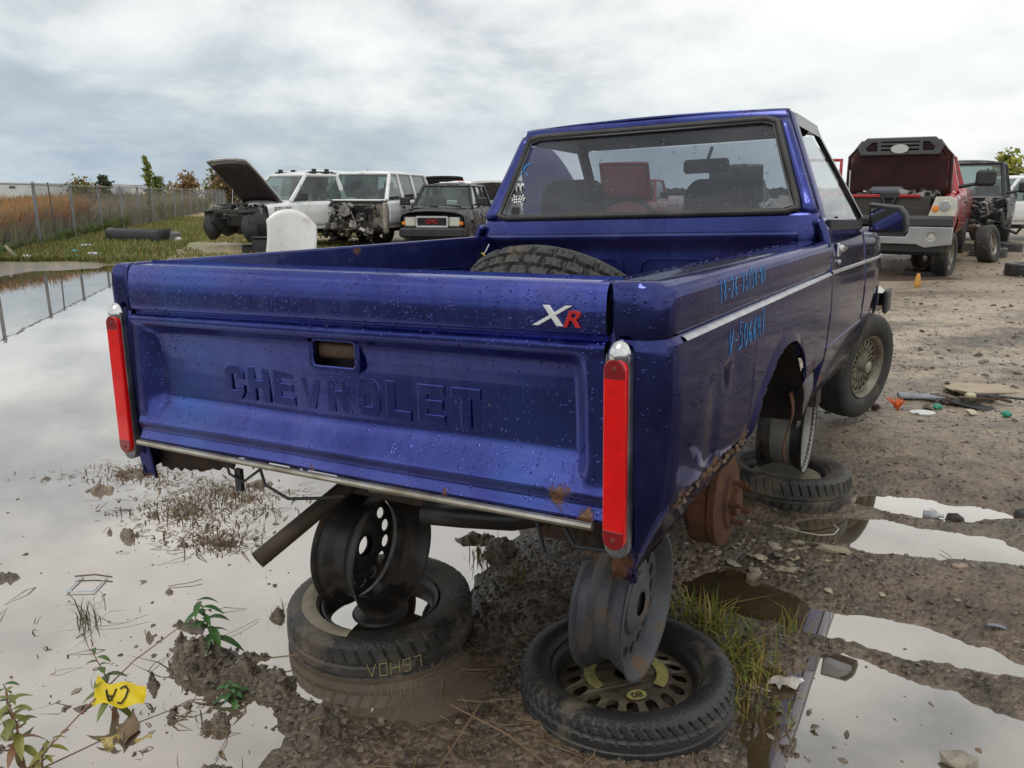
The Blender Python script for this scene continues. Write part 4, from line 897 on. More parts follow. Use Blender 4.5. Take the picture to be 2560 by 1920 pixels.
# ------------------------------------------------------------------ the blue truck
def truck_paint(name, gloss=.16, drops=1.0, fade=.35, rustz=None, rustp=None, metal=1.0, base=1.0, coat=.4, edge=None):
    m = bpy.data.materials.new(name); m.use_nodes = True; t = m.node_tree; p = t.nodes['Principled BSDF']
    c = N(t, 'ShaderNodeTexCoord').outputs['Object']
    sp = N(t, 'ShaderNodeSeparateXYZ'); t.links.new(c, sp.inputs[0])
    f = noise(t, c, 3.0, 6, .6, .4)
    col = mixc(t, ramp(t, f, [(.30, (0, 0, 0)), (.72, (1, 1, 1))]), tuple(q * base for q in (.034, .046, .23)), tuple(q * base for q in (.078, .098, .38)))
    # runs of water and road film drawn down by the rain
    st = noise(t, c, 9, 5, .65, .6, (1, 3, 2), (3.2, 3.2, .18))
    col = mixc(t, ramp(t, st, [(.52, (0, 0, 0)), (.60, (.5, .5, .5)), (.66, (0, 0, 0))]), col, (.040 * base, .042 * base, .24 * base))
    # patches of a lighter respray blue
    fz = ramp(t, noise(t, c, 2.1, 3, .5, .2, (5, 2, 7)), [(.60, (0, 0, 0)), (.74, (fade,) * 3)])
    col = mixc(t, fz, col, (.04 * base, .15 * base, .50 * base))
    # film of dried mud
    dm = ramp(t, noise(t, c, 6, 6, .7, .3, (8, 1, 4)), [(.52, (0, 0, 0)), (.90, (.30, .30, .30))])
    col = mixc(t, dm, col, (.13, .115, .125))
    rg = M_(t, 'ADD', gloss, M_(t, 'MULTIPLY', dm, .5))
    # chips
    ch = noise(t, c, 42, 3, .6, .3, (2, 2, 9))
    chips = ramp(t, ch, [(.735, (0, 0, 0)), (.75, (1, 1, 1))])
    col = mixc(t, chips, col, (.16, .10, .06))
    rmask = None
    if rustz is not None:
        zr = M_(t, 'ADD', M_(t, 'MULTIPLY', M_(t, 'SUBTRACT', rustz, sp.outputs[2]), 9.0), M_(t, 'MULTIPLY', M_(t, 'SUBTRACT', noise(t, c, 11, 5, .7, .5), .5), 2.6))
        rmask = ramp(t, zr, [(.42, (0, 0, 0)), (.55, (1, 1, 1))])
    for (px, py, pz, rad) in (rustp or []):
        vm = N(t, 'ShaderNodeVectorMath', operation='DISTANCE'); vm.inputs[1].default_value = (px, py, pz); t.links.new(c, vm.inputs[0])
        q = M_(t, 'ADD', M_(t, 'DIVIDE', vm.outputs['Value'], rad), M_(t, 'MULTIPLY', M_(t, 'SUBTRACT', noise(t, c, 17, 6, .75, .5), .5), 3.0))
        k = ramp(t, q, [(.62, (1, 1, 1)), (.85, (0, 0, 0))])
        rmask = k if rmask is None else M_(t, 'MAXIMUM', rmask, k)
    vo = N(t, 'ShaderNodeTexVoronoi'); vo.inputs['Scale'].default_value = 105; t.links.new(c, vo.inputs['Vector'])
    sx = N(t, 'ShaderNodeSeparateColor'); t.links.new(vo.outputs['Color'], sx.inputs[0])
    rad = M_(t, 'MULTIPLY', M_(t, 'POWER', sx.outputs[0], 1.6), .42)
    dr = M_(t, 'MAXIMUM', M_(t, 'SUBTRACT', rad, vo.outputs['Distance']), 0.0)
    dens = ramp(t, noise(t, c, 4, 3, .5, 0, (3, 3, 3)), [(.36, (0, 0, 0)), (.52, (1, 1, 1))])
    dr = M_(t, 'MULTIPLY', dr, dens)
    dark = ramp(t, dr, [(.02, (0, 0, 0)), (.06, (.5 * drops,) * 3)])
    col = mixc(t, dark, col, (.03 * base, .03 * base, .18 * base))
    hgt = M_(t, 'ADD', M_(t, 'MULTIPLY', dr, .8 * drops), M_(t, 'MULTIPLY', noise(t, c, 1.6, 1, .5), .10))
    if rmask is not None:
        rc = ramp(t, noise(t, c, 30, 5, .7), [(.3, (.035, .018, .012)), (.55, (.15, .058, .02)), (.75, (.26, .15, .07))])
        # blistered paint round the rot
        col = mixc(t, rmask, col, rc); rg = M_(t, 'ADD', rg, M_(t, 'MULTIPLY', rmask, .65), True)
        hgt = M_(t, 'ADD', hgt, M_(t, 'MULTIPLY', M_(t, 'MULTIPLY', noise(t, c, 60, 4, .6), rmask), .8))
    mk = M_(t, 'MAXIMUM', dm, chips)
    if rmask is not None: mk = M_(t, 'MAXIMUM', mk, rmask)
    t.links.new(M_(t, 'MULTIPLY', M_(t, 'SUBTRACT', 1.0, mk, True), metal), p.inputs['Metallic'])
    t.links.new(col, p.inputs['Base Color']); t.links.new(rg, p.inputs['Roughness'])
    if edge: p.inputs['Specular Tint'].default_value = (*edge, 1)
    p.inputs['Coat Weight'].default_value = coat; p.inputs['Coat Roughness'].default_value = .05; p.inputs['Specular IOR Level'].default_value = .6
    b = N(t, 'ShaderNodeBump'); b.inputs['Strength'].default_value = .55; b.inputs['Distance'].default_value = .012
    t.links.new(hgt, b.inputs['Height']); t.links.new(b.outputs[0], p.inputs['Normal']); t.links.new(b.outputs[0], p.inputs['Coat Normal'])
    return m
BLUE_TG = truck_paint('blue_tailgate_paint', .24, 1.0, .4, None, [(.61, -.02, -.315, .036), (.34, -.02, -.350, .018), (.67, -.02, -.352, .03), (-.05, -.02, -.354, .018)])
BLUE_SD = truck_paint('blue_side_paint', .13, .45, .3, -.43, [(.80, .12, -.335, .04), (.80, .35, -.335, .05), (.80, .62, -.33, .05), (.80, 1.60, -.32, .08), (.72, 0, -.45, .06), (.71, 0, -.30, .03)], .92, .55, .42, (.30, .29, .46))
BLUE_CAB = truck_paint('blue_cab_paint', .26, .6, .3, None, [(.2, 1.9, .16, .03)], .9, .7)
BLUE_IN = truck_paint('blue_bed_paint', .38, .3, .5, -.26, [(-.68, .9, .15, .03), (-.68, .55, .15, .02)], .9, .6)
DARKBLUE = mat('dark_jamb', (.012, .011, .03), .6, 0, (.03, .02, .015), 8)
TR = thing('pickup_truck', 'dark blue pickup with rear wheels gone, propped on steel rims over puddles', 'pickup truck', (-.4297, 1.8082, 1.1060), (-1.910, -2.113, -29.943))
TR['label'] = 'dark blue pickup without rear wheels, propped on steel rims over puddles'

# ---- bed sides
OZ = [.152, .151, .146, .135, .118, .08, .02, .008, .003, -.002, -.010, -.03, -.10, -.20, -.30, -.334, -.342, -.42, -.50]
OO = [.085, .050, .026, .010, .002, -.001, .0, .004, .006, .002, -.006, -.008, -.011, -.008, -.001, .004, .010, .045, .075]
def o_side(z): return np.interp(-z, [-a for a in OZ], OO)
def dz(y): return .016 * max(0, min(y, 2.0))
def top_h(y, sg=1): return (.110 + .042 * y / 1.87) if sg > 0 else (.134 + .050 * y / 1.87)
def zup(y, z, sg=1): return dz(y) + (z if z <= 0 else z / .152 * (top_h(y, sg) - dz(y)))
def zdn(y, z, sg=1):
    q = z - dz(y); return q if q <= 0 else q * .152 / (top_h(y, sg) - dz(y))
def side_x(y, z):
    z0 = zdn(y, z)
    return .82 - o_side(z0) - .006 * math.exp(-((y - .45) / .09) ** 2 - ((z + .12) / .06) ** 2) - .007 * math.exp(-((y - .30) / .05) ** 2 - ((z + .22) / .12) ** 2) + .004 * math.sin(y * 9) * math.exp(-((z + .2) / .1) ** 2) * (y < .66)
AY, AZ, ARY, ARZ = 1.07, -.50, .43, .365
def arch_z(y):
    q = (y - AY) / ARY
    return AZ + ARZ * math.sqrt(1 - q * q) if abs(q) < 1 else -9
def rag(y, k=1.0): return (float(vnoise(np.array([y * 31.]), np.array([2.2]), 4)[0]) * .012 + float(vnoise(np.array([y * 90.]), np.array([5.2]), 9)[0]) * .006) * k
def bed_side(sg, name, m):
    path = [((.7135 + .0126 * i), -.012, 0., -1.) for i in range(5)]
    for a in np.linspace(0, 90, 9)[0:]: path.append((.764 + .056 * math.sin(R_(a)), .044 - .056 * math.cos(R_(a)), math.sin(R_(a)), -math.cos(R_(a))))
    ys = sorted(set([round(v, 4) for v in list(np.linspace(.07, 1.87, 74)) + list(AY + ARY * np.sin(np.linspace(-1.30, 1.30, 41)))]))
    path += [(.82, y, 1., 0.) for y in ys]
    zs_top = [.152, .1515, .149, .146, .141, .135, .127, .118, .10, .08, .05, .02, .012, .008, .003, -.002, -.006, -.010, -.02, -.03, -.06, -.09, -.118]
    rows = []
    for (px, py, nx, ny) in path:
        if py < .06: zb = -.482 + rag(px * 3 + py * 4, .6) + .02 * (py > .03)
        elif py < AY: zb = -.455 + (py - .05) * .12 + rag(py)
        else: zb = -.43 + .10 * max(0, 1 - abs(py - 1.60) / .09) * (1 + .3 * math.sin(py * 140)) + rag(py, 1.6)
        if sg < 0 and py < AY: zb += .07 * max(0, (py - .1))
        zb = max(zb, arch_z(py)) if abs(py - AY) < ARY else zb
        zl = [zup(py, z, sg) for z in zs_top]
        low = zl[-1] + (zb - zl[-1]) * np.linspace(0, 1, 22)[1:]
        row = []
        for z in list(zl) + list(low):
            if nx > .999: x = side_x(py, zup(py, zdn(py, z, sg))); y = py
            else:
                o = o_side(zdn(py, z, sg)); k = .35 + .65 * nx; x = px - nx * o * 1.0; y = py - ny * o * (.35 if z < .11 else .30)
            if abs(py - AY) < ARY + .03 and nx > .99:   # rolled wheel arch lip
                e = math.hypot((py - AY) / ARY, (z - AZ) / ARZ) - 1
                if 0 <= e < .09 and z > -.36: x += .010 * (1 - e / .09)
            row.append((x * sg, y, z))
        row = [((row[0][0] / abs(row[0][0])) * .685 if abs(row[0][0]) > 0 else 0, max(row[0][1], .004), top_h(py, sg) - .002)] + row
        rows.append(row)
    b = MB().grid(np.array(rows)).build(name, m, TR, 28, .010)
    return b
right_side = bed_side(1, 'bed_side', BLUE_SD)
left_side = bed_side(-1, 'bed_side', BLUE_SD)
WELL = mat('wheel_well', (.008, .007, .006), .9, 0, (.022, .014, .010), 6, .5, 40)
for sg in (1, -1):
    th = np.linspace(-1.0, 1.5, 28)
    P = [[(sg * x, AY + ARY * 1.0 * math.sin(a), AZ + ARZ * .995 * math.cos(a)) for a in th] for x in (.812, .62, .46)]
    mb = MB().grid(np.array(P)); mb.add([P[-1][i] for i in range(28)], [list(range(28))]); mb.build('wheel_well', WELL, TR, 40)
    # inner wall of the bed and rolled top edge
    P = [[(sg * (.690 - .035 * f), y, top_h(y, sg) - .004 - .004 * (f > 0) - .03 * (f > .3) - .42 * max(0, f - .35) / .65) for f in (0, .15, .3, .45, .7, 1.0)] for y in np.linspace(.02, 1.87, 30)]
    MB().grid(np.array(P)).build('bed_inner_wall', BLUE_IN, TR, 40)
    MB().tube([(sg * .655, y, -.10 + .01 * (y > .4)) for y in (.25, .5, 1.0, 1.6)], .006, 5).tube([(sg * .668, 1.65, -.10), (sg * .675, 1.68, .02), (sg * .675, 1.6, .05), (sg * .675, .4, .055)], .006, 5).build('pressing', BLUE_IN, TR)
MB().box((0, 1.0, -.335), (1.32, 1.70, .02)).build('bed_floor', BLUE_IN, TR)
fw = []
for x in np.linspace(-.70, .70, 57):
    row = []
    for z, y in [(-.30, 1.86), (.10, 1.86), (.135, 1.858), (.15, 1.848), (.162, 1.84), (.176, 1.84), (.186, 1.85), (.190, 1.865), (.188, 1.89)]: row.append((x, y, z))
    fw.append(row)
MB().grid(np.array(fw)).build('bed_front_wall', BLUE_IN, TR, 40)
mb = MB()
for x0, x1 in ((-.60, -.02), (.06, .36), (.42, .62)):
    pts = [(x, 1.855, z) for x, z in rr(x1 - x0, .30, .05, 4, (x0 + x1) / 2, -.07)]; mb.tube(pts + pts[:1], .006, 5)
mb.build('pressing', BLUE_IN, TR)
for sg in (1, -1): MB().box((sg * .700, .06, -.14), (.020, .09, .42)).build('tailgate_pillar', DARKBLUE, TR)
# belt moulding
TRIM = mat('worn_white_trim', (.52, .52, .53), .28, .3, (.34, .34, .36), 16)
for sg in (1, -1):
    def strip(y0, y1, fx, n=30): return np.array([[(sg * (fx(y, z) + d), y, z + .0) for z, d in ((dz(y) + .0005, .0015), (dz(y) - .003, .0055), (dz(y) - .0085, .0055), (dz(y) - .0105, .0015))] for y in np.linspace(y0, y1, n)])
    MB().grid(strip(.09, 1.872, side_x)).build('side_moulding', TRIM, TR, 50)

# ---- tailgate
TGZ = [.138, .146, .149, .147, .140, .130, .115, .09, .06, .02, .011, .007, .000, -.004, -.011, -.020, -.030, -.040, -.052, -.075, -.11, -.16, -.20, -.228, -.240, -.248, -.265, -.284, -.299, -.303, -.307, -.317, -.328, -.332, -.350, -.357, -.360]
TGY = [.060, .050, .030, .014, .000, -.009, -.015, -.0185, -.020, -.018, -.016, -.006, -.004, -.016, -.025, -.0265, -.022, -.010, .002, .010, .015, .018, .019, .019, .017, .013, .000, -.014, -.026, -.028, -.0275, -.021, -.018, -.019, -.030, -.028, .006]
HX0, HX1, HZ0, HZ1 = -.056, .086, -.108, -.036
def tg_y(z, x):
    y = float(np.interp(-z, [-a for a in TGZ], TGY))
    if -.30 < z < -.030:
        e = np.clip((abs(x) - .630) / .045, 0, 1); e = e * e * (3 - 2 * e); y = y * (1 - e) + min(y, -.022) * e
    y += .0035 * math.exp(-((x - .1) / .28) ** 2 - ((z + .27) / .05) ** 2) + .002 * math.sin(x * 7 + z * 9) * (z < 0)
    return y
zz = sorted(set(TGZ + list(np.linspace(.13, .02, 12)) + [HZ0, HZ1, -.058, -.085] + list(np.linspace(-.11, -.24, 8))), reverse=True)
xx = sorted(set([round(a, 4) for a in list(np.linspace(-.699, .709, 72)) + [HX0, HX1] + list(np.linspace(.630, .676, 8)) + list(-np.linspace(.630, .676, 8))]))
def tgz(z, x): return z if z <= .02 else .02 + (z - .02) * (.83 - .10 * x / .7)
P = np.array([[(x, tg_y(z, x), tgz(z, x)) for z in zz] for x in xx])
def keep(i, j): return not (HX0 - 1e-6 <= xx[i] and xx[i + 1] <= HX1 + 1e-6 and zz[j] <= HZ1 + 1e-6 and zz[j + 1] >= HZ0 - 1e-6)
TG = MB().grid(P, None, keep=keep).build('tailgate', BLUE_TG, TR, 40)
inn = MB(); inn.quad((-.69, .055, .125), (.70, .055, .105), (.70, .055, -.30), (-.69, .055, -.30)); inn.build('tailgate_inner', BLUE_IN, TR, 0)
hx, hz = (HX0 + HX1) / 2, (HZ0 + HZ1) / 2
me = curve_mesh([rr(.150, .082, .014), rr(.134, .064, .012)], .004, .004); me.transform(T_(hx, .006, hz) @ RX(90)); hp = finish('handle_bezel', me, BLUE_TG, TG)
mb = MB(); mb.quad((HX0, .045, HZ0), (HX1, .045, HZ0), (HX1, .045, HZ1), (HX0, .045, HZ1))
for a, b in (((HX0, HZ0), (HX1, HZ0)), ((HX1, HZ0), (HX1, HZ1)), ((HX1, HZ1), (HX0, HZ1)), ((HX0, HZ1), (HX0, HZ0))): mb.quad((a[0], .012, a[1]), (b[0], .012, b[1]), (b[0], .045, b[1]), (a[0], .045, a[1]))
mb.build('handle_cup', mat('black_cup', (.012, .011, .012), .35), TG)
MB().grid(np.array([[(HX0 + .006 + (HX1 - HX0 - .012) * f, .022 - .006 * math.sin(t * 3.1), HZ1 - .012 - .040 * t) for t in np.linspace(0, 1, 6)] for f in (0, .04, .96, 1)])).build('handle', mat('rusty_handle', (.060, .034, .020), .45, 0, (.10, .055, .028), 16, .3, 80), TG, 60, .008)
LET = {
 'C': [[(.95, .62), (.95, .80), (.78, 1), (.22, 1), (.05, .80), (.05, .2), (.22, 0), (.78, 0), (.95, .2), (.95, .38), (.66, .38), (.66, .22), (.34, .22), (.34, .78), (.66, .78), (.66, .62)]],
 'H': [[(0, 0), (.29, 0), (.29, .39), (.71, .39), (.71, 0), (1, 0), (1, 1), (.71, 1), (.71, .61), (.29, .61), (.29, 1), (0, 1)]],
 'E': [[(0, 0), (.95, 0), (.95, .21), (.30, .21), (.30, .40), (.88, .40), (.88, .60), (.30, .60), (.30, .79), (.95, .79), (.95, 1), (0, 1)]],
 'V': [[(.36, 0), (.64, 0), (1.02, 1), (.70, 1), (.50, .36), (.30, 1), (-.02, 1)]],
 'R': [[(0, 0), (.29, 0), (.29, .36), (.46, .36), (.68, 0), (1, 0), (.75, .40), (.92, .52), (.92, .85), (.78, 1), (0, 1)], [(.29, .57), (.29, .79), (.64, .79), (.64, .57)]],
 'O': [[(.05, .2), (.22, 0), (.78, 0), (.95, .2), (.95, .8), (.78, 1), (.22, 1), (.05, .8)], [(.34, .22), (.34, .78), (.66, .78), (.66, .22)]],
 'L': [[(0, 0), (.92, 0), (.92, .21), (.30, .21), (.30, 1), (0, 1)]],
 'T': [[(.35, 0), (.65, 0), (.65, .79), (1, .79), (1, 1), (0, 1), (0, .79), (.35, .79)]]}
lx0, lx1, lz0, lz1 = -.385, .405, -.212, -.127
pitch = (lx1 - lx0 + .018) / 9; lw = pitch - .018
for i, chh in enumerate('CHEVROLET'):
    polys = [[(x * lw, z * (lz1 - lz0)) for x, z in p] for p in LET[chh]]
    me = curve_mesh(polys, .0001, .0025, 1); me.transform(T_(lx0 + i * pitch, .0175, lz0) @ RX(90)); o = finish('letter', me, BLUE_TG, TG, 30)
# XR badge
bx = finish('badge', text_mesh('X', .075, .002, .0012, .35), mat('badge_silver', (.72, .72, .72), .25, .15), TG, 30); bx.matrix_basis = T_(.590, -.0235, .041) @ RX(90) @ SCL(1.15, .74, 1)
br = finish('badge', text_mesh('R', .060, .002, .0012, .3), mat('red_badge', (.45, .02, .02), .2), TG, 30); br.matrix_basis = T_(.638, -.0225, .036) @ RX(90) @ SCL(1.0, .74, 1)
MB().tube([(x, -.034, -.363 - .003 * math.sin((x + .7) * 2.2)) for x in np.linspace(-.705, .690, 30)], .0085, 8).build('trim_strip', mat('tarnished_strip', (.52, .49, .42), .3, .85, (.28, .24, .17), 10, .15, 60), TG)
# drops of rain standing on the tailgate and rails
g = np.random.default_rng(17); V = []; F = []; k = 0
dome = np.array([(math.cos(a) * r, math.sin(a) * r, z) for r, z in ((1, 0), (.75, .5)) for a in np.linspace(0, 2 * math.pi, 6, endpoint=False)] + [(0, 0, .68)])
df = [(i, (i + 1) % 6, 6 + (i + 1) % 6, 6 + i) for i in range(6)] + [(6 + i, 6 + (i + 1) % 6, 12) for i in range(6)]
for i in range(1700):
    x = g.uniform(-.68, .69)
    z = g.uniform(.01, .135) if g.random() < .62 else (g.uniform(-.30, -.255) if g.random() < .5 else g.uniform(-.25, -.05))
    if z < -.03 and g.random() < .25 and z > -.25: continue
    if HX0 < x < HX1 and HZ0 < z < HZ1: continue
    s = .0008 + .0019 * g.random() ** 3; y = tg_y(z, x); sl = (tg_y(z + .004, x) - tg_y(z - .004, x)) / .008
    n = np.array([0, -1, -0.0 + sl]); n[2] = sl; n /= np.linalg.norm(n); a = np.array([1., 0, 0]); b = np.cross(n, a)
    d = dome * (s, s * g.uniform(.9, 1.9), s * .8)
    V.append(np.array([x, y, tgz(z, x)]) + d[:, 0:1] * a + d[:, 1:2] * b + d[:, 2:3] * n); F += [[q + k for q in f] for f in df]; k += 13
for i in range(700):
    y = g.uniform(.03, 1.8) ; z = g.uniform(-.12, .09); x = side_x(y, z)
    if i % 3 == 0: z = top_h(y) - .001; x = g.uniform(.70, .765)
    s = .0009 + .0017 * g.random() ** 3; n = np.array([1., 0, 0]) if i % 3 else np.array([0, 0, 1.]); a = np.array([0, 1., 0]); b = np.cross(n, a)
    d = dome * (s, s * 1.3, s * .7)
    V.append(np.array([x, y, z]) + d[:, 0:1] * a + d[:, 1:2] * b + d[:, 2:3] * n); F += [[q + k for q in f] for f in df]; k += 13
mb = MB(); mb.add(np.concatenate(V), F)
mb.build('rain_drops', mat('rain_drop', (.04, .04, .20), .12, .9, coat=.3), TR, 60, kind='stuff')

# ---- tail lamps: long red bar lens on a chrome bed
LENS = mat('red_tail_lens', (.80, .004, .004), .12, 0, (.66, .003, .003), 40, coat=.7, spec=.4)
def rib(m):
    t = m.node_tree; p = t.nodes['Principled BSDF']; c = N(t, 'ShaderNodeTexCoord').outputs['Object']; w = N(t, 'ShaderNodeTexWave', wave_type='BANDS', bands_direction='Y'); w.inputs['Scale'].default_value = 60; t.links.new(c, w.inputs[0])
    b = N(t, 'ShaderNodeBump'); b.inputs['Strength'].default_value = .08; b.inputs['Distance'].default_value = .003; t.links.new(w.outputs['Fac'], b.inputs['Height']); t.links.new(b.outputs[0], p.inputs['Normal'])
rib(LENS)
LENS_D = mat('dark_red_lens', (.22, .006, .010), .15, coat=.6)
def capsule(w, h, n=10): return [(w / 2 * math.cos(a), h / 2 - w / 2 + w / 2 * math.sin(a)) for a in np.linspace(0, math.pi, n)] + [(w / 2 * math.cos(a), -h / 2 + w / 2 + w / 2 * math.sin(a)) for a in np.linspace(math.pi, 2 * math.pi, n)]
for sg, zc, xc, LL in ((1, -.214, .738, .366), (-1, -.204, -.757, .386)):
    t = finish('tail_light', curve_mesh([capsule(.044, LL + .042)], .009, .003), mat('lamp_bezel', (.40, .40, .42), .25, .8, (.12, .12, .13), 8), TR, 30); t.matrix_basis = T_(xc, -.020, zc) @ RZ(-4 * sg) @ RX(90)
    l = finish('lens', curve_mesh([capsule(.040, LL)], .008, .003), LENS, t, 30); l.location = (0, 0, .013)
    for zz_ in (LL / 2 - .017, -LL / 2 + .017):
        e_ = 1 if zz_ > 0 else -1
        cp = [(x, y * e_) for x, y in [(.0195 * math.cos(a), .0195 * math.sin(a) - .003) for a in np.linspace(0, math.pi, 14)] + [(-.0195, -.017), (.0195, -.017)]]
        c = finish('lens_cap', curve_mesh([cp], .0088, .0025), LENS_D, t, 30); c.location = (0, zz_, .0135)
        s_ = MB().lathe([(0, .0015), (.0045, .0015), (.0055, 0)], 10).build('screw', mat('rusty_screw', (.16, .03, .02), .5), t); s_.location = (0, zz_, .0248)
    c = MB().lathe([(.0235, 0), (.020, .010), (.010, .019), (0, .021)], 20).build('bezel_cap', CHROME, t); c.location = (0, LL / 2 + .006, .004); c.scale = (1, 1.3, 1)

# ---- handwriting in blue marker
MARK = mat('blue_marker', (.06, .36, .78), .5)
DIG = {'0': [[(.5, 1), (.1, .75), (.1, .25), (.5, 0), (.9, .3), (.85, .75), (.5, 1)]], '1': [[(.5, 1), (.5, 0)]], '2': [[(.1, .8), (.45, 1), (.85, .75), (.1, 0), (.9, .05)]], '3': [[(.1, .95), (.8, 1), (.4, .6), (.85, .35), (.5, 0), (.1, .1)]],
       '4': [[(.15, 1), (.1, .5), (.8, .5)], [(.75, 1), (.8, 0)]], '5': [[(.9, 1), (.25, 1), (.2, .6), (.75, .55), (.8, .15), (.1, 0)]], '6': [[(.7, 1), (.2, .55), (.15, .15), (.5, 0), (.85, .25), (.55, .5), (.2, .3)]],
       '7': [[(.1, 1), (.9, 1), (.5, 0)]], '8': [[(.5, .5), (.15, .75), (.5, 1), (.85, .75), (.15, .25), (.5, 0), (.85, .25), (.5, .5)]], '-': [[(.1, .5), (.9, .5)]], 'V': [[(.0, 1), (.45, 0), (1, 1.0)]], ' ': []}
def write(txt, y0, y1, z0, hgt, drop, name, r=.0022, sz=None):
    w = (y1 - y0) / len(txt); mb = MB(); gg = np.random.default_rng(len(txt))
    for i, chh in enumerate(txt):
        h2 = hgt * gg.uniform(.85, 1.15); oz = gg.uniform(-.004, .004)
        for st in DIG[chh]:
            pts = []
            for (a, b) in st:
                y = y0 + (i + .12 + a * .72) * w; z = z0 + oz + drop * i / len(txt) + b * h2 + .02 * 0
                pts.append((y, z))
            q = []
            for j in range(len(pts) - 1):
                for f in np.linspace(0, 1, 5)[:-1]: q.append((pts[j][0] + (pts[j + 1][0] - pts[j][0]) * f, pts[j][1] + (pts[j + 1][1] - pts[j][1]) * f))
            q.append(pts[-1]); mb.tube([(side_x(y, z) + .0012, y, z) for y, z in q], r, 5)
    mb.build(name, MARK, right_side, 60)
write('18-26-73158-87', .33, .77, .042, .044, .022, 'handwriting', .0007)
write('V-506647', .395, .745, -.085, .058, .022, 'handwriting', .0009)

# ---- cab
def cab_hw(z): return float(np.interp(z, [-.5, .0, .12, .16, .19, .26, .66], [.76, .76, .76, .770, .780, .760, .603]))
def cab_y(z): return float(np.interp(z, [-.5, .19, .26, .30, .62, .66, .69], [1.90, 1.90, 1.905, 1.93, 2.03, 2.045, 2.07]))
cz = [-.30, 0, .12, .155, .19, .215, .24, .262]; wz = [.262, .30, .36, .42, .48, .54, .60, .635]; tz = [.635, .648, .66, .672]
def winx(z, s): return (.690 - (z - .262) / .373 * .128) if s > 0 else -(.682 - (z - .262) / .373 * .118)
cabm = MB()
cabm.grid(np.array([[(cab_hw(z) * s - (.018 * np.sign(s) if abs(s) > .99 else 0) * 0, cab_y(z) + (.030 if abs(s) > .995 else 0.012 if abs(s) > .975 else 0), z) for s in (-1, -.98, -.95, -.8, -.5, 0, .5, .8, .95, .98, 1)] for z in cz]))
for sg in (1, -1):
    cabm.grid(np.array([[(x, cab_y(z) + d, z) for x, d in ((winx(z, sg), 0.0), ((winx(z, sg) + sg * cab_hw(z)) / 2, -.002), (sg * (cab_hw(z) - .012), .006), (sg * cab_hw(z), .030))] for z in wz]))
cabm.grid(np.array([[(s * cab_hw(z), cab_y(z) + (.030 if abs(s) > .995 else .006 if abs(s) > .97 else 0) - .0, z + .012 * (1 - s * s) * (z > .64)) for s in (-1, -.98, -.9, -.6, -.3, 0, .3, .6, .9, .98, 1)] for z in tz]))
# roof
rows = []
for f in np.linspace(0, 1, 12):
    y = 2.062 + .70 * f; row = []
    for s in np.sin(np.linspace(-math.pi / 2, math.pi / 2, 19)):
        row.append((s * (.600 - .0 * f), y - .02 * (1 - s * s) * (f < .01), .668 + .042 * (1 - abs(s) ** 3.2) * min(1, .35 + f * 3) - .03 * max(0, f - .8) / .2))
    rows.append(row)
cabm.grid(np.array(rows))
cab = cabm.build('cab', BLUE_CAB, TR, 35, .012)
MB().tube([(s * .585, 2.056 + .004 * abs(s), .662 + .020 * (1 - s * s)) for s in np.linspace(-1, 1, 20)], .0045, 5).build('roof_seam', DARKBLUE, cab)
# side of the cab: pillars, header, sill
def yfA(z): return float(np.interp(z, [.22, .63], [3.36, 2.72]))
def ob(z): return cab_hw(z)
for sg in (1, -1):
    s = MB(); zs = np.linspace(.20, .662, 14)
    s.grid(np.array([[(sg * ob(z), cab_y(z) + .028, z), (sg * (ob(z) + .004), cab_y(z) + .05, z), (sg * (ob(z) + .003), cab_y(z) + .13, z)] for z in zs]))
    s.build('rear_pillar', BLUE_SD, TR, 40)
    s = MB(); s.grid(np.array([[(sg * (ob(z) + .003), yfA(z) - .075, z), (sg * (ob(z) + .004), yfA(z) - .03, z), (sg * (ob(z) - .03), yfA(z), z)] for z in np.linspace(.22, .662, 10)]))
    s.grid(np.array([[(sg * (ob(z) + .003), y, z) for z in (.612, .64, .668)] for y in np.linspace(2.16, 2.70, 8)]))
    s.build('door_frame', BLACK_GLOSS if sg > 0 else BLUE_CAB, TR, 40)
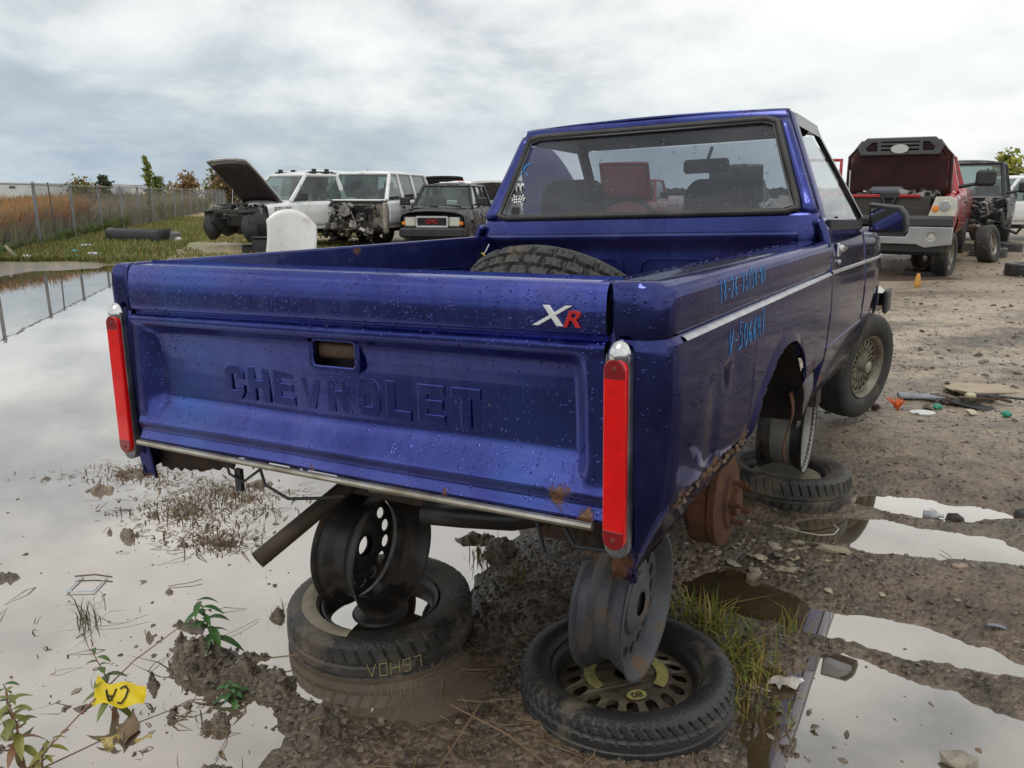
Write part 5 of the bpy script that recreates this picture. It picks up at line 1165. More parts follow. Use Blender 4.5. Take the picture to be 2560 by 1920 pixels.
# doors and front fenders (outer skin continues the bed line)
def door_x(y, z):
    return float(np.interp(z, [-.50, -.47, -.30, -.12, -.03, .03, .12, .18, .235], [.755, .775, .815, .828, .826, .820, .812, .800, .775]) - .05 * max(0, (y - 3.4) / .9) ** 2)
for sg in (1, -1):
    zs = [.236, .225, .20, .17, .13, .09, .05, .036, .030, .02, -.02, -.08, -.14, -.20, -.26, -.262, -.275, -.277, -.32, -.38, -.43, -.475]
    P = np.array([[(sg * (door_x(y, z) + (.005 if -.276 < z < -.261 else 0)), y, z) for z in zs] for y in np.linspace(1.884, 2.985, 26)])
    d = MB().grid(P).build('door', BLUE_SD, TR, 30, .03)
    MB().grid(np.array([[(sg * (door_x(y, z) + dd), y, z) for z, dd in ((.034, .001), (.031, .006), (.021, .006), (.018, .001))] for y in np.linspace(1.91, 2.98, 16)])).build('door_moulding', TRIM, d, 50)
    hm = MB().box((sg * .822, 2.12, .115), (.030, .15, .030), b=.010); hm.box((sg * .818, 2.07, .110), (.012, .06, .055), b=.004); hm.lathe([(0, .012), (.010, .012), (.012, 0)], 12, T_(sg * .815, 2.09, .062) @ RY(90 * sg)); hm.build('door_handle', CHROME, d)
    # fender
    FY, FZ, FR = 3.66, -.50, .365
    ys = sorted(set([round(v, 4) for v in list(np.linspace(2.998, 4.22, 36)) + list(FY + .40 * np.sin(np.linspace(-1.4, 1.4, 25)))])); rows = []
    for y in ys:
        q = (y - FY) / .40; zb = -.45
        if abs(q) < 1: zb = max(zb, FZ + FR * math.sqrt(1 - q * q))
        zt = .222 - (y - 3.0) * .045
        zl = np.concatenate([[zt, zt - .02], np.linspace(zt - .05, .0, 7), np.linspace(-.02, max(zb, -.10), 4), max(zb, -.10) + (zb - max(zb, -.10)) * np.linspace(0, 1, 10)[1:]])
        rows.append([(sg * (door_x(y, z) - (.05 if i == 0 else .008 if i == 1 else 0)), y, z) for i, z in enumerate(zl)])
    fe = MB().grid(np.array(rows)).build('fender', BLUE_SD, TR, 30, .012)
    MB().grid(np.array([[(sg * (door_x(y, z) + dd), y, z) for z, dd in ((.034, .001), (.031, .006), (.021, .006), (.018, .001))] for y in np.linspace(3.0, 4.1, 14)])).build('fender_moulding', TRIM, fe, 50)
    th = np.linspace(-1.4, 1.4, 20)
    P = [[(sg * x, FY + .395 * math.sin(a), FZ + .36 * math.cos(a)) for a in th] for x in (.76, .40)]
    MB().grid(np.array(P)).build('wheel_well', WELL, TR, 40)
# rusted sill, torn flaps
MB().box((.70, 2.45, -.47), (.14, 1.05, .05), b=.02).box((-.70, 2.45, -.47), (.14, 1.05, .05), b=.02).build('rocker', BLUE_SD, TR)
flap = MB().grid(np.array([[(.806 - .02 * f + .01 * math.sin(f * 5), 1.60 + .22 * (s - .5) * (1 - .65 * f) + .04 * f, -.33 - .20 * f) for s in np.linspace(0, 1, 5)] for f in np.linspace(0, 1, 8)])).build('torn_flap', mat('flaking_paint', (.16, .15, .17), .6, 0, (.09, .05, .03), 12, .3, 60), TR, 60, .004)
MB().grid(np.array([[(.78 + .012 * math.sin(f * 6), 1.44 - .02 * f + .05 * (s - .5) * (1 - .7 * f), -.36 - .25 * f) for s in np.linspace(0, 1, 4)] for f in np.linspace(0, 1, 8)])).build('torn_flap', RUST, TR, 60, .004)
sk = [[(.806 - f * .045 + .004 * math.sin(y * 30), y, -.338 - f * (.075 - .055 * max(0, (y - .3)) / .4)) for f in np.linspace(0, 1, 5)] for y in np.linspace(.06, .66, 20)]
MB().grid(np.array(sk)).build('folded_skirt', mat('grey_skirt', (.085, .09, .125), .4, 0, (.05, .05, .07), 7, .2, 40, dirt=.2, dirtc=(.14, .075, .035)), TR, 50, .005)
mb = MB(); gg = np.random.default_rng(3)
for y in np.linspace(.10, .64, 26): mb.blob((.812 + gg.uniform(-.004, .003), y, -.337 + gg.uniform(-.010, .010)), (.006, gg.uniform(.008, .02), gg.uniform(.004, .010)), .4, int(y * 1000))
mb.build('filler_crust', mat('rusty_filler', (.22, .17, .10), .9, 0, (.10, .045, .02), 22, .6, 80), TR, 0)
# rear glass and its rubber
per = [(winx(.262, -1), .262), (winx(.262, 1), .262), (winx(.635, 1), .635)]
N_ = 16
def wp(s, z): return (winx(z, -1) + (winx(z, 1) - winx(z, -1)) * s, cab_y(z) + .006, z)
GLASS_R = glass_mat('rain_glass', (.50, .54, .60), .34, (.27, .29, .34), .55, 42, 1.6)
rw = MB().grid(np.array([[wp(s, z) for z in np.linspace(.264, .633, 8)] for s in np.linspace(.003, .997, 17)])).build('rear_window', GLASS_R, TR, 60)
def ring(mrg, r, yo):
    c = [(.0 + mrg, .262 + mrg * .8), (1 - mrg, .262 + mrg * .8), (1 - mrg, .635 - mrg * .8), (mrg, .635 - mrg * .8)]
    pts = []
    for i in range(4):
        a, b = c[i], c[(i + 1) % 4]
        for f in np.linspace(.035, .965, 10): pts.append((a[0] + (b[0] - a[0]) * f, a[1] + (b[1] - a[1]) * f))
    p3 = [(lambda q: (q[0], q[1] + yo, q[2]))(wp(s, z)) for s, z in pts]
    return p3 + p3[:1]
MB().tube(ring(.002, .013, -.008), .0145, 8, None, False).build('window_seal', mat('window_rubber', (.020, .019, .018), .5, 0, (.05, .046, .04), 8, .2, 60), rw, 60)
MB().tube(ring(.017, .006, -.012), .0045, 6, None, False).build('seal_bead', mat('dull_bead', (.10, .10, .10), .35), rw, 60)
# stickers and scribble on the glass
WS = mat('white_decal', (.75, .75, .72), .4); BS = mat('black_decal', (.01, .01, .01), .4)
def on_glass(x, z): return T_(x, cab_y(z) + .0015, z) @ RX(90 - 16)
for ex in (-.012, .012):
    e = finish('sticker_eye', curve_mesh([circle(.020, 18, 0, 0, .55)], .0004), WS, rw, 0); e.matrix_basis = on_glass(-.588 + ex, .408)
    q = finish('sticker_pupil', curve_mesh([circle(.013, 14, 0, 0, .5)], .0004), BS, rw, 0); q.matrix_basis = T_(0, -.0012, 0) @ on_glass(-.585 + ex, .403)
for sg in (1, -1):
    f_ = MB()
    k = MB()
    for i in range(5):
        for j in range(4):
            (f_ if (i + j) % 2 else k).box((-.016 + i * .008, -.012 + j * .008 + .003 * math.sin(i), 0), (.008, .008, .0008))
    Mx = on_glass(-.590 + sg * .017, .352) @ RZ(sg * 32)
    f_.build('sticker_flag', WS, rw, 0).matrix_basis = Mx; k.build('sticker_flag', BS, rw, 0).matrix_basis = Mx
mb = MB(); pts = [(-.605, .452), (-.588, .470), (-.572, .500), (-.566, .515), (-.578, .500), (-.584, .480), (-.566, .472), (-.552, .458)]
mb.tube([(x, cab_y(z) + .0008, z) for x, z in pts], .002, 5); mb.tube([(x, cab_y(z) + .0008, z) for x, z in [(-.60, .485), (-.575, .50), (-.54, .518)]], .002, 5); mb.build('glass_scribble', MARK, rw)
MB().box((-.592, 1.925, .295), (.042, .012, .044), b=.006).build('window_latch', BLACK, rw)
# windscreen, side glass, inside of the cab
GL2 = glass_mat('truck_glass', (.72, .78, .80), .10, (.4, .42, .44), refl=1.2)
MB().grid(np.array([[(s * (ob(z) - .035), yfA(z) - .005 + .05 * (1 - s * s), z) for z in np.linspace(.24, .625, 6)] for s in np.linspace(-1, 1, 11)])).build('windshield', GL2, TR, 60)
for sg in (1, -1):
    zt = .60 if sg > 0 else .60
    if sg > 0: MB().grid(np.array([[(sg * (ob(z) - .012), 2.08 + (yfA(z) - .09 - 2.08) * f, z) for z in np.linspace(.236, .56, 6)] for f in np.linspace(0, 1, 8)])).build('side_window', GL2, TR, 60)
    else: pass
mb = MB(); mb.box((0, 2.70, .648), (1.12, .12, .04), b=.015); mb.grid(np.array([[(s * .57, y, .645 + .03 * (1 - s * s)) for s in np.linspace(-1, 1, 7)] for y in (2.07, 2.4, 2.74)])); mb.build('headliner', mat('cloth_liner', (.035, .033, .033), .95), TR)
MB().box((0, 3.10, .10), (1.46, .40, .22), b=.06).box((0, 3.0, -.15), (1.4, .3, .4)).build('dashboard', BLACK, TR)
MB().box((0, 2.45, -.30), (1.5, 1.0, .04)).box((-.78, 2.5, 0), (.03, 1.0, .46)).box((.78, 2.5, 0), (.03, 1.0, .46)).build('cab_floor', SEAT, TR)
for x0, x1, zt in ((-.625, -.262, .445), (.105, .470, .420)):
    cx_ = (x0 + x1) / 2; w_ = x1 - x0
    pr = [(cx_ + a, b) for a, b in rr(w_, .52, .07, 5, 0, zt - .26)]
    pr = [((cx_ + (x - cx_) * (1 - .22 * max(0, (z - zt + .2)) / .2)), z) for x, z in pr]
    s_ = MB().prism(pr, -.07, .07, T_(0, 2.25, 0) @ RX(90) ); o = s_.build('seat', mat('charcoal_seat', (.016, .017, .022), .8, 0, (.025, .026, .033), 12), TR, 40)
    bv = o.modifiers.new('soft', 'BEVEL'); bv.width = .03; bv.segments = 3
MB().box((.075, 2.72, .515), (.235, .03, .070), b=.014).build('mirror_housing', BLACK, TR, 40)
MB().tube([(.075, 2.74, .54), (.08, 2.80, .61)], .010, 6).build('mirror_stalk', BLACK, TR)
st = [(-.40 + .19 * math.cos(a), 2.78 + .06 * math.sin(a), .20 + .17 * math.sin(a)) for a in np.linspace(0, 2 * math.pi, 24)]
MB().tube(st, .014, 6, None, False).cyl((-.40, 2.80, .20), (-.40, 3.0, .12), .03, 8).build('steering_wheel', BLACK, TR)
MB().tube([(.36, 2.20, .44), (.30, 2.6, .46), (.27, 2.72, .50)], .018, 6).build('seat_belt', SEAT, TR)
# door mirror
mm = finish('door_mirror', curve_mesh([[(-.10, -.055), (.115, -.06), (.125, -.04), (.115, .02), (.08, .055), (-.10, .075)]], .025, .010), BLACK, TR, 40); mm.matrix_basis = T_(.900, 3.10, .235) @ RZ(-10) @ RX(97) @ SCL(.74, .95, 1)
mg = finish('mirror_glass', curve_mesh([[(-.095, -.048), (.108, -.052), (.115, -.036), (.105, .018), (.075, .048), (-.095, .066)]], .002), mat('mirror_silver', (.75, .76, .8), .03, 1.0), mm, 0); mg.location = (0, 0, .036)
MB().box((.84, 3.16, .225), (.16, .05, .05), b=.012).build('mirror_arm', BLACK, TR)
# nose and front bumper
MB().grid(np.array([[(s * .74, y, .205 - .04 * (y - 3.3) + .03 * (1 - s * s)) for s in np.linspace(-1, 1, 9)] for y in (3.36, 3.5)])).build('cowl', BLUE_SD, TR)
MB().box((0, 4.26, -.26), (1.66, .14, .16), b=.04).build('front_bumper', CHROME, TR, 40)
MB().box((.835, 4.22, -.27), (.03, .24, .15), b=.012).build('bumper_guard', BLACK, TR)
MB().box((0, 4.18, .0), (1.5, .06, .30), b=.03).build('grille', BLACK, TR)
# frame, axle, drum
fr = MB()
for sg in (1, -1): fr.box((sg * .43, 2.3, -.43), (.08, 3.6, .11))
fr.box((-.1, .43, -.55), (.55, .06, .07)).box((.42, .47, -.55), (.2, .06, .14)).box((0, 1.6, -.47), (1.0, .08, .08)).box((.56, 2.25, -.52), (.38, .12, .10)).build('frame', RUSTY_DARK, TR)
MB().cyl((-.60, .93, -.60), (.60, .93, -.607), .038, 12).blob((0, .93, -.60), (.13, .12, .12), .04, 3, None, 2).build('axle', RUSTY_DARK, TR, 50)
for sg in (1, -1):
    hb_ = MB().lathe([(.0, -.06), (.10, -.06), (.135, -.04), (.140, -.03), (.136, .02), (.142, .025), (.142, .045), (.130, .052), (.085, .055), (.08, .066), (.045, .068), (.04, .085), (0, .085)], 36, T_(sg * .655, .93, -.607) @ RY(90 * sg)).build('brake_drum', RUST, TR, 30)
    for k in range(5):
        a = k * 2 * math.pi / 5 + .5; MB().cyl((sg * .71, .93 + .062 * math.cos(a), -.607 + .062 * math.sin(a)), (sg * .762, .93 + .062 * math.cos(a), -.607 + .062 * math.sin(a)), .008, 8).build('wheel_stud', RUST, hb_)
    MB().tube([(sg * .50, y, -.50 - .04 * math.sin((y - .45) / .95 * math.pi)) for y in np.linspace(.45, 1.4, 10)], .025, 6).build('leaf_spring', RUSTY_DARK, TR)
    MB().cyl((sg * .35, .75, -.60), (sg * .30, .55, -.42), .025, 8).build('shock_absorber', mat('pale_shock', (.22, .2, .17), .5), TR)
MB().box((.15, 1.45, -.47), (.6, .6, .18), b=.05).build('fuel_tank', RUSTY_DARK, TR)
# front wheel hanging from its arch, steered out
FW = T_(.725, 3.64, -.60) @ RZ(-20) @ RY(6) @ RY(90)
ty = MB().grid(tyre_grid(.315, .185, .20, pat_block(40), .006, 150, 13), None, True, True).build('front_wheel', RUBBER, TR, 50); ty.matrix_basis = FW
rb = rim_barrel(.185, .18, 40).build('rim', mat('gold_grey_alloy', (.30, .28, .22), .4, .5, (.17, .14, .10), 12, .2, 60, dirt=.25, dirtc=(.11, .08, .05)), ty, 40)
mb = MB()
for k in range(20):
    a = k * 2 * math.pi / 20
    for s in (1, -1):
        b0 = a + s * .0; b1 = a + s * .32
        mb.tube([(.052 * math.cos(b0), .052 * math.sin(b0), .045), (.10 * math.cos(a + s * .16), .10 * math.sin(a + s * .16), .052), (.150 * math.cos(b1), .150 * math.sin(b1), .048)], [.006, .0055, .006], 5)
mb.lathe([(.150, .052), (.158, .055), (.164, .045), (.150, .040)], 40); mb.lathe([(0, .05), (.055, .05), (.058, .035), (.03, .03)], 24)
mb.build('lattice', MATS['gold_grey_alloy'], ty, 40)
MB().lathe([(.034, .045), (.033, .095), (.026, .100), (0, .100)], 24).build('hub_cap', mat('hub_silver', (.45, .42, .36), .4, .5, (.3, .27, .2), 10), ty, 40)
MB().lathe([(0, .01), (.148, .01)], 24).build('brake_disc', RUSTY_DARK, ty)
FW2 = T_(-.70, 3.64, -.60) @ RZ(-20) @ RY(-90)
ty2 = dup(ty); ty2.matrix_basis = FW2
# pipes and rags below the tailgate
PIPE = mat('rusted_pipe', (.050, .040, .032), .6, .3, (.08, .055, .033), 9, .35, 70, dirt=.2, dirtc=(.13, .07, .03))
def pipe(name, pts, r, m):
    o = MB().tube(pts, r, 20, None, False).build(name, m, TR, 50); sd = o.modifiers.new('wall', 'SOLIDIFY'); sd.thickness = .003; sd.offset = -1
    a, b = Vector(pts[0]), Vector(pts[1]); d = (b - a).normalized(); MB().cyl(a + d * .008, a + d * .014, r * .97, 16).build('bore', mat('dark_cavity', (.008, .008, .008), .9), o); return o  # near-black plug set inside the pipe mouth, painted as the shade within
pipe('exhaust_pipe', [(-.335, .03, -.668), (-.29, .15, -.60), (-.235, .30, -.515), (-.20, .42, -.47), (-.15, .60, -.45)], .025, PIPE)
pipe('tail_pipe', [(.205, .075, -.452), (.30, .09, -.449), (.42, .12, -.445), (.50, .2, -.44), (.52, .5, -.44)], .0285, mat('black_pipe', (.012, .012, .013), .35, .2, (.03, .022, .018), 9))
ROT = mat('rotten_steel', (.020, .014, .012), .85, 0, (.07, .035, .018), 14, .6, 50)
def ragged(x0, x1, y, z0, z1, seed, n=14):
    gg = np.random.default_rng(seed); a = []
    for x in np.linspace(x0, x1, n): f = (x - x0) / (x1 - x0); a.append([(x, y, z0), (x + .004, y + .01, z0 + (z1 - z0) * (.35 + .65 * math.sin(f * 3.0)) * .5 + gg.uniform(-.012, .012)), (x, y + .015, z0 + (z1 - z0) * (.35 + .65 * math.sin(f * 3.0)) + gg.uniform(-.022, .022))])
    MB().grid(np.array(a)).build('rotten_valance', ROT, TR, 50, .004)
gg = np.random.default_rng(5)
MB().grid(np.array([[(x, .045 + .02 * f, -.355 - f * (np.interp(x, [-.75, -.69, -.60, -.50, -.44, -.40], [.118, .115, .105, .085, .075, .03]) + gg.uniform(-.006, .006))) for f in (0, .4, .8, 1)] for x in np.linspace(-.752, -.40, 26)])).build('rotten_valance', ROT, TR, 50, .004)
ragged(-.46, -.30, .08, -.36, -.425, 2); ragged(-.30, -.18, .10, -.36, -.43, 3); ragged(.44, .56, .12, -.36, -.46, 4); ragged(.55, .69, .10, -.36, -.47, 5)
for pts, rw_ in (([(-.42, .02, -.375), (-.38, .0, -.42), (-.33, .0, -.435), (-.29, .03, -.40)], .004), ([(-.30, .03, -.39), (-.27, .02, -.44), (-.20, .03, -.47), (-.12, .06, -.465), (-.05, .08, -.455)], .0045), ([(.52, .05, -.40), (.55, .03, -.47), (.60, .03, -.48), (.66, .04, -.46)], .005), ([(.58, .05, -.40), (.62, .03, -.44), (.69, .04, -.44)], .005)): MB().tube(pts, rw_, 5).build('loose_wire', BLACK, TR)
MB().box((-.355, .01, -.435), (.022, .012, .06)).build('hanging_tab', BLACK, TR)
MB().tube([(-.15, .30, -.505), (.04, .33, -.505)], .022, 10).build('cross_tube', mat('pale_tube', (.26, .23, .19), .5, 0, (.12, .09, .07), 9), TR)
# ------------------------------------------------------------------ rims and tyres propping the truck up
AXR = RZ(-29) @ RY(90)      # rims stand with their axle along the truck's width
def tilt(M, ax, ay): return M @ RX(ax) @ RY(ay)
def stand_tyre(name, label, x, y, z, R, rin, w, n, tx, ty, mt, slant=.35, ribs=(-.3, .3), N=260, depth=.005):
    t = thing(name, label, 'tyre', (x, y, z), (tx, ty, 15)); MB().grid(tyre_grid(R, rin, w, pat_slant(n, slant, ribs), depth, N, 25), None, True, True).build('tread_carcass', mt, t, 45)
    return t
def dished(me, zf):
    for v in me.vertices: v.co.z += zf(math.hypot(v.co.x, v.co.y))
    return me
# 1: left, tyre with water standing in its wheel
t1 = stand_tyre('wheel', 'muddy wheel lying flat with rainwater in its dish under the tailgate', -.432, 2.35, .038, .302, .195, .165, 44, 2, -1.5, RUBBER_MUD, N=528, depth=.007)
rim_barrel(.19, .13, 40).build('rim', STEEL_BLK, t1, 40)
MB().lathe([(0, .028), (.06, .028), (.09, .025), (.105, .005), (.13, -.03), (.16, -.035)], 40).build('disc', STEEL_BLK, t1, 40)
MB().lathe([(0, .018), (.181, .018)], 40).build('rainwater', water_mat('dish_water', (.03, .025, .018), (.05, .04, .03), .5), t1, 0)
MB().lathe([(.205, .079), (.22, .0845), (.235, .085), (.25, .083)], 40, None, a0=2.6, a1=4.2).build('dried_mud', mat('pale_mud', (.34, .29, .21), .7, 0, (.24, .2, .14), 20), t1, 60)
mb = MB()
for i, chh in enumerate(['V', 'O', 'H', '9', '7']):
    a0 = 4.47 + i * .115
    ST = {'V': [[(0, 1), (.5, 0), (1, 1)]], 'O': [[(.1, 0), (.1, 1), (.9, 1), (.9, 0), (.1, 0)]], 'H': [[(0, 0), (0, 1)], [(1, 0), (1, 1)], [(0, .5), (1, .5)]], '9': [[(.9, .5), (.1, .5), (.1, 1), (.9, 1), (.9, 0), (.1, 0)]], '7': [[(.1, 1), (.9, 1), (.9, 0)]]}[chh]
    for st in ST:
        pts = []
        for j in range(len(st) - 1):
            for f in np.linspace(0, 1, 4): u = st[j][0] + (st[j + 1][0] - st[j][0]) * f; w = st[j][1] + (st[j + 1][1] - st[j][1]) * f + .0001 * len(pts); a = a0 + u * .085; pts.append((.3025 * math.cos(a), .3025 * math.sin(a), -.012 + w * .04))
        mb.tube(pts, .0016, 4)
mb.build('tyre_marking', mat('faded_yellow', (.25, .22, .10), .8), t1, 0)
# the rims
def stand_rim(name, label, x, y, z, R, w, discz, holes, m, lean=0, dm=None):
    t = thing(name, label, 'rim', (x, y, z))
    M = RZ(-29) @ RX(lean) @ RY(90)
    rim_barrel(R, w, 64).build('barrel', m, t, 30).matrix_basis = M
    me = disc_mesh(R - .034, holes, .005, .032)
    o = finish('disc', me, dm or m, t, 30); o.matrix_basis = M @ T_(0, 0, discz)
    if dm: MB().lathe([(R - .037, -.06), (R - .030, w / 2 - .04), (R - .018, w / 2 - .018), (R - .008, w / 2 - .004)], 48).build('inner_face', dm, t, 40).matrix_basis = M
    MB().lathe([(.034, .020), (.06, .024), (.085, .012), (.088, .0), (.09, -.002)], 36).build('hub_face', m, o, 40)
    return t
h1 = [circle(.021, 16, .125 * math.cos(a), .125 * math.sin(a), .85, a) for a in np.linspace(0, 2 * math.pi, 14, endpoint=False)] + [circle(.008, 10, .062 * math.cos(a), .062 * math.sin(a)) for a in np.linspace(.3, 2 * math.pi + .3, 5, endpoint=False)]
stand_rim('steel_wheel', 'bare black steel rim with round holes standing on the water filled wheel', -.440, 2.31, .300, .200, .165, -.052, h1, STEEL_BLK, -3)
# 2: right front, compact spare with oval holes
t2 = stand_tyre('wheel', 'worn narrow spare wheel with oval holes and yellow stickers in front', .322, 1.965, .050, .298, .213, .150, 60, -1, -1, RUBBER_WET, .9, (-.55, 0, .55), 600, .0055)
rim_barrel(.213, .11, 48).build('rim', STEEL_BLK, t2, 40)
hol = []
for k in range(17):
    a = k * 2 * math.pi / 17; hol.append([(.137 * math.cos(a) + u * math.cos(a) - v * math.sin(a), .137 * math.sin(a) + u * math.sin(a) + v * math.cos(a)) for u, v in [(px, py) for px, py in capsule(.030, .040)] for u, v in [(v, u)]])
spare_steel = mat('spare_steel', (.20, .17, .11), .42, .2, (.06, .05, .035), 7, .15, 70, dirt=.30, dirtc=(.06, .035, .02))
d2 = finish('disc', dished(curve_mesh([circle(.180, 60), circle(.030, 20)] + hol, .002), lambda r: .030 if r < .112 else .030 - .022 * min(1, (r - .112) / .06)), spare_steel, t2, 45)
YEL = mat('yellow_sticker', (.42, .38, .10), .6, 0, (.24, .21, .10), 30)
for a0, a1 in ((2.0, 3.6), (5.35, 6.9)): MB().lathe([(.080, .0342), (.110, .0342)], 16, None, a0=a0, a1=a1).build('sticker', YEL, d2, 0)
s_ = finish('sticker', curve_mesh([circle(.020, 18, 0, 0, 1.3)], .0005), YEL, d2, 0); s_.matrix_basis = T_(-.012, -.098, .0346); d2.scale = (1.08, 1.08, 1.0)
s_ = finish('sticker_text', text_mesh('80', .03, .0004), BS, d2, 0); s_.matrix_basis = T_(-.012, -.098, .0362) @ RZ(180)
MB().lathe([(0, 0), (.03, 0)], 16, T_(0, 0, .0)).build('hub_hole', mat('dark_cavity', (.008, .008, .008), .9), d2)  # near-black disc behind the hub opening, shade put in as colour
h2 = [circle(.017, 14, .135 * math.cos(a), .135 * math.sin(a), 1.35, a + 1.57) for a in np.linspace(0, 2 * math.pi, 16, endpoint=False)]
stand_rim('steel_wheel', 'scuffed grey steel rim standing on the spare wheel under the right corner', .312, 1.985, .300, .205, .150, .030, h2, STEEL_GRY, -4)
# 3: further back below the cab
t3 = stand_tyre('wheel', 'muddy wheel lying flat with pale rim under the cab', 1.31, 3.55, .062, .292, .19, .17, 46, -1, 2, RUBBER_MUD, .4, (0,), 460, .007)
rim_barrel(.19, .13, 40).build('rim', STEEL_BLK, t3, 40)
MB().lathe([(0, .035), (.10, .035), (.13, .045), (.155, .04), (.165, .0)], 36).build('disc', mat('pale_rim', (.30, .28, .2), .5, 0, (.2, .17, .11), 8, .2, 50), t3, 40)
stand_rim('steel_wheel', 'black rim with pale inside standing on the wheel under the cab', 1.305, 3.57, .330, .215, .20, -.06, h1, STEEL_BLK, dm=mat('pale_inside_rim', (.22, .21, .19), .4, .3, (.32, .30, .26), 5, .2, 60), lean=-2)

# spare tyre leaning in the bed (in truck space)
MT = Matrix.Translation((-.4297, 1.8082, 1.1060)) @ Euler([R_(-1.910), R_(-2.113), R_(-29.943)]).to_matrix().to_4x4()
sp = MB().grid(tyre_grid(.305, .185, .215, pat_block(34), .011, 420, 29), None, True, True).build('spare_tyre', RUBBER, None, 50)
tag(sp, 'chunky black tyre leaning inside the truck bed behind the tailgate', 'tyre')
sp.matrix_basis = MT @ T_(.31, .56, -.104) @ RX(-45)
# yellow chain on the bed wall
ch = thing('chain', 'short yellow chain hanging in the front left bed corner', 'chain'); ch.matrix_basis = MT @ T_(-.672, 1.755, .085)
YC = mat('yellow_chain_paint', (.55, .40, .03), .45)
for k in range(4):
    pts = [(.011 * math.cos(a), 0, .021 * math.sin(a)) for a in np.linspace(0, 2 * math.pi, 15)]
    MB().tube(pts, .0055, 6, None, False).build('link', YC, ch, 60).matrix_basis = T_(.008 * k, 0, -.028 * k) @ RY(-15) @ RZ(70 * (k % 2) + 20)
MB().tube([(0, .06, .06), (0, .03, .03), (0, 0, .01)], .003, 5).build('hook', CHROME, ch)
# removed blue panel leaning by the driver's side, seen through the glass
hp = MB().grid(np.array([[(-.175 + .37 * u - .0, .05 * math.sin(v * 2.5), -.55 + 1.25 * v - .28 * max(0, u - .45) ** 1.5 * (v > .5) * 2) for v in np.linspace(0, 1, 12)] for u in np.linspace(0, 1, 12)])).build('hood_panel', mat('dull_blue_panel', (.045, .042, .16), .5), None, 40, .02)
tag(hp, 'loose blue body panel standing beside the cab, seen through the back window', 'car panel'); hp.matrix_basis = MT @ T_(-1.07, 3.12, .02)

# ------------------------------------------------------------------ litter and plants
def G3(x, y, dz_=0): return (x, y, max(gz(x, y), 0) + dz_)
# things lying far off on the left
t = thing('bumper_cover', 'black plastic bumper cover lying on the grass verge by the fence', 'bumper', (-9.85, 21.2, .07), (0, 0, -24)); t.scale = (1.1, 1.25, 1.12)
P = []
for f in np.linspace(0, 1, 15):
    x = -.98 + 1.96 * f; y = -.35 * (1 - (2 * f - 1) ** 4) ** .5 if 0 < f < 1 else 0
    P.append([(x, -y * .0 + y + a, z) for a, z in ((.02, -.06), (-.03, .12), (-.02, .32), (.05, .38))])
MB().grid(np.array(P)).build('shell', BLACK, t, 50, .02)
MB().box((.92, .12, .16), (.14, .34, .30), b=.05).box((-.70, .25, .30), (.5, .10, .06), b=.02).build('bracket', mat('grey_bracket', (.16, .16, .16), .6), t)
o = MB().grid(np.array([[(-.50 + 1.02 * u + .08 * math.sin(v * 2), .16 * math.cos((u - .5) * 2.6) + .05 * v, (1.05 - .40 * abs(u - .45) ** 2.2 * 3.2) * v) for v in np.linspace(0, 1, 10)] for u in np.linspace(0, 1, 16)])).build('fender_panel', WHITE, None, 60, .02)
tag(o, 'loose white curved body panel standing in front of the white pickup', 'car panel'); o.matrix_basis = T_(-4.75, 16.9, .02) @ RZ(8)
for k, (lb, x, y, s) in enumerate([('black plastic bin behind the loose white body panel', -5.45, 17.6, .52), ('small black box left of the plastic bin', -5.85, 17.7, .32)]):
    t = thing('plastic_bin', lb, 'bin', (x, y, 0), (0, 0, 15 * k)); MB().box((0, 0, s * .42), (s * .95, s * .7, s * .84), b=.04).build('shell', BLACK, t); MB().box((0, 0, s * .86), (s, s * .75, s * .06), b=.01).build('rim', BLACK, t)
tag(MB().tube([(.45 * math.cos(a) + .1 * math.sin(3 * a), .30 * math.sin(a), .02 + .01 * math.sin(5 * a)) for a in np.linspace(.3, 5.9, 26)], .018, 6).build('yellow_hose', mat('yellow_hose', (.45, .42, .06), .5), None), 'loop of pale yellow hose on the ground left of the bin', 'hose').location = (-8.1, 23.2, .04)
tag(MB().tube([(-.42, .2, .28), (-.2, .05, .12), (0, -.05, .04), (.3, 0, .05), (.48, .08, .08)], [.03, .045, .05, .04, .03], 7).build('driftwood', mat('bleached_wood', (.38, .33, .25), .8, 0, (.25, .2, .14), 12), None), 'bleached bent stick lying at the far water edge', 'stick').location = (-10.2, 16.5, .03)
BOT = mat('clear_plastic', (.55, .60, .63), .15, 0, (.4, .46, .5), 20)
for lb, x, y, col, L, a in [('clear plastic bottle on the grass below the fence', -9.9, 18.6, BOT, .28, 10), ('pale flattened bottle at the far shore of the flooded area', -8.75, 16.65, BOT, .26, 25), ('pale crushed carton in the mud at the far left shore', -9.9, 16.25, mat('carton_white', (.5, .5, .48), .6), .26, 0)]:
    t = thing('bottle', lb, 'bottle', G3(x, y, .05), (0, 0, a)); MB().lathe([(0, -L / 2), (.05, -L / 2), (.055, -L / 2 + .02), (.05, L * .2), (.02, L * .4), (.02, L / 2), (0, L / 2)], 14, RY(90)).build('body', col, t, 40); MB().cyl((L / 2, 0, 0), (L / 2 + .025, 0, 0), .022, 10).build('cap', mat('blue_cap', (.05, .2, .45), .4), t)
tag(MB().blob((0, 0, 0), (.075, .075, .065), .05, 3, None, 2).build('blue_ball', mat('teal_plastic', (.06, .30, .42), .4), None, 60), 'small teal ball at the far edge of the flooded ground', 'ball').location = G3(-9.4, 17.1, .06)
tag(MB().blob((0, 0, 0), (.10, .09, .07), .08, 4, None, 2).build('white_lump', mat('white_plastic', (.6, .6, .58), .5), None, 60), 'small white plastic lump beside the black bumper cover', 'litter').location = G3(-8.7, 20.8, .06)
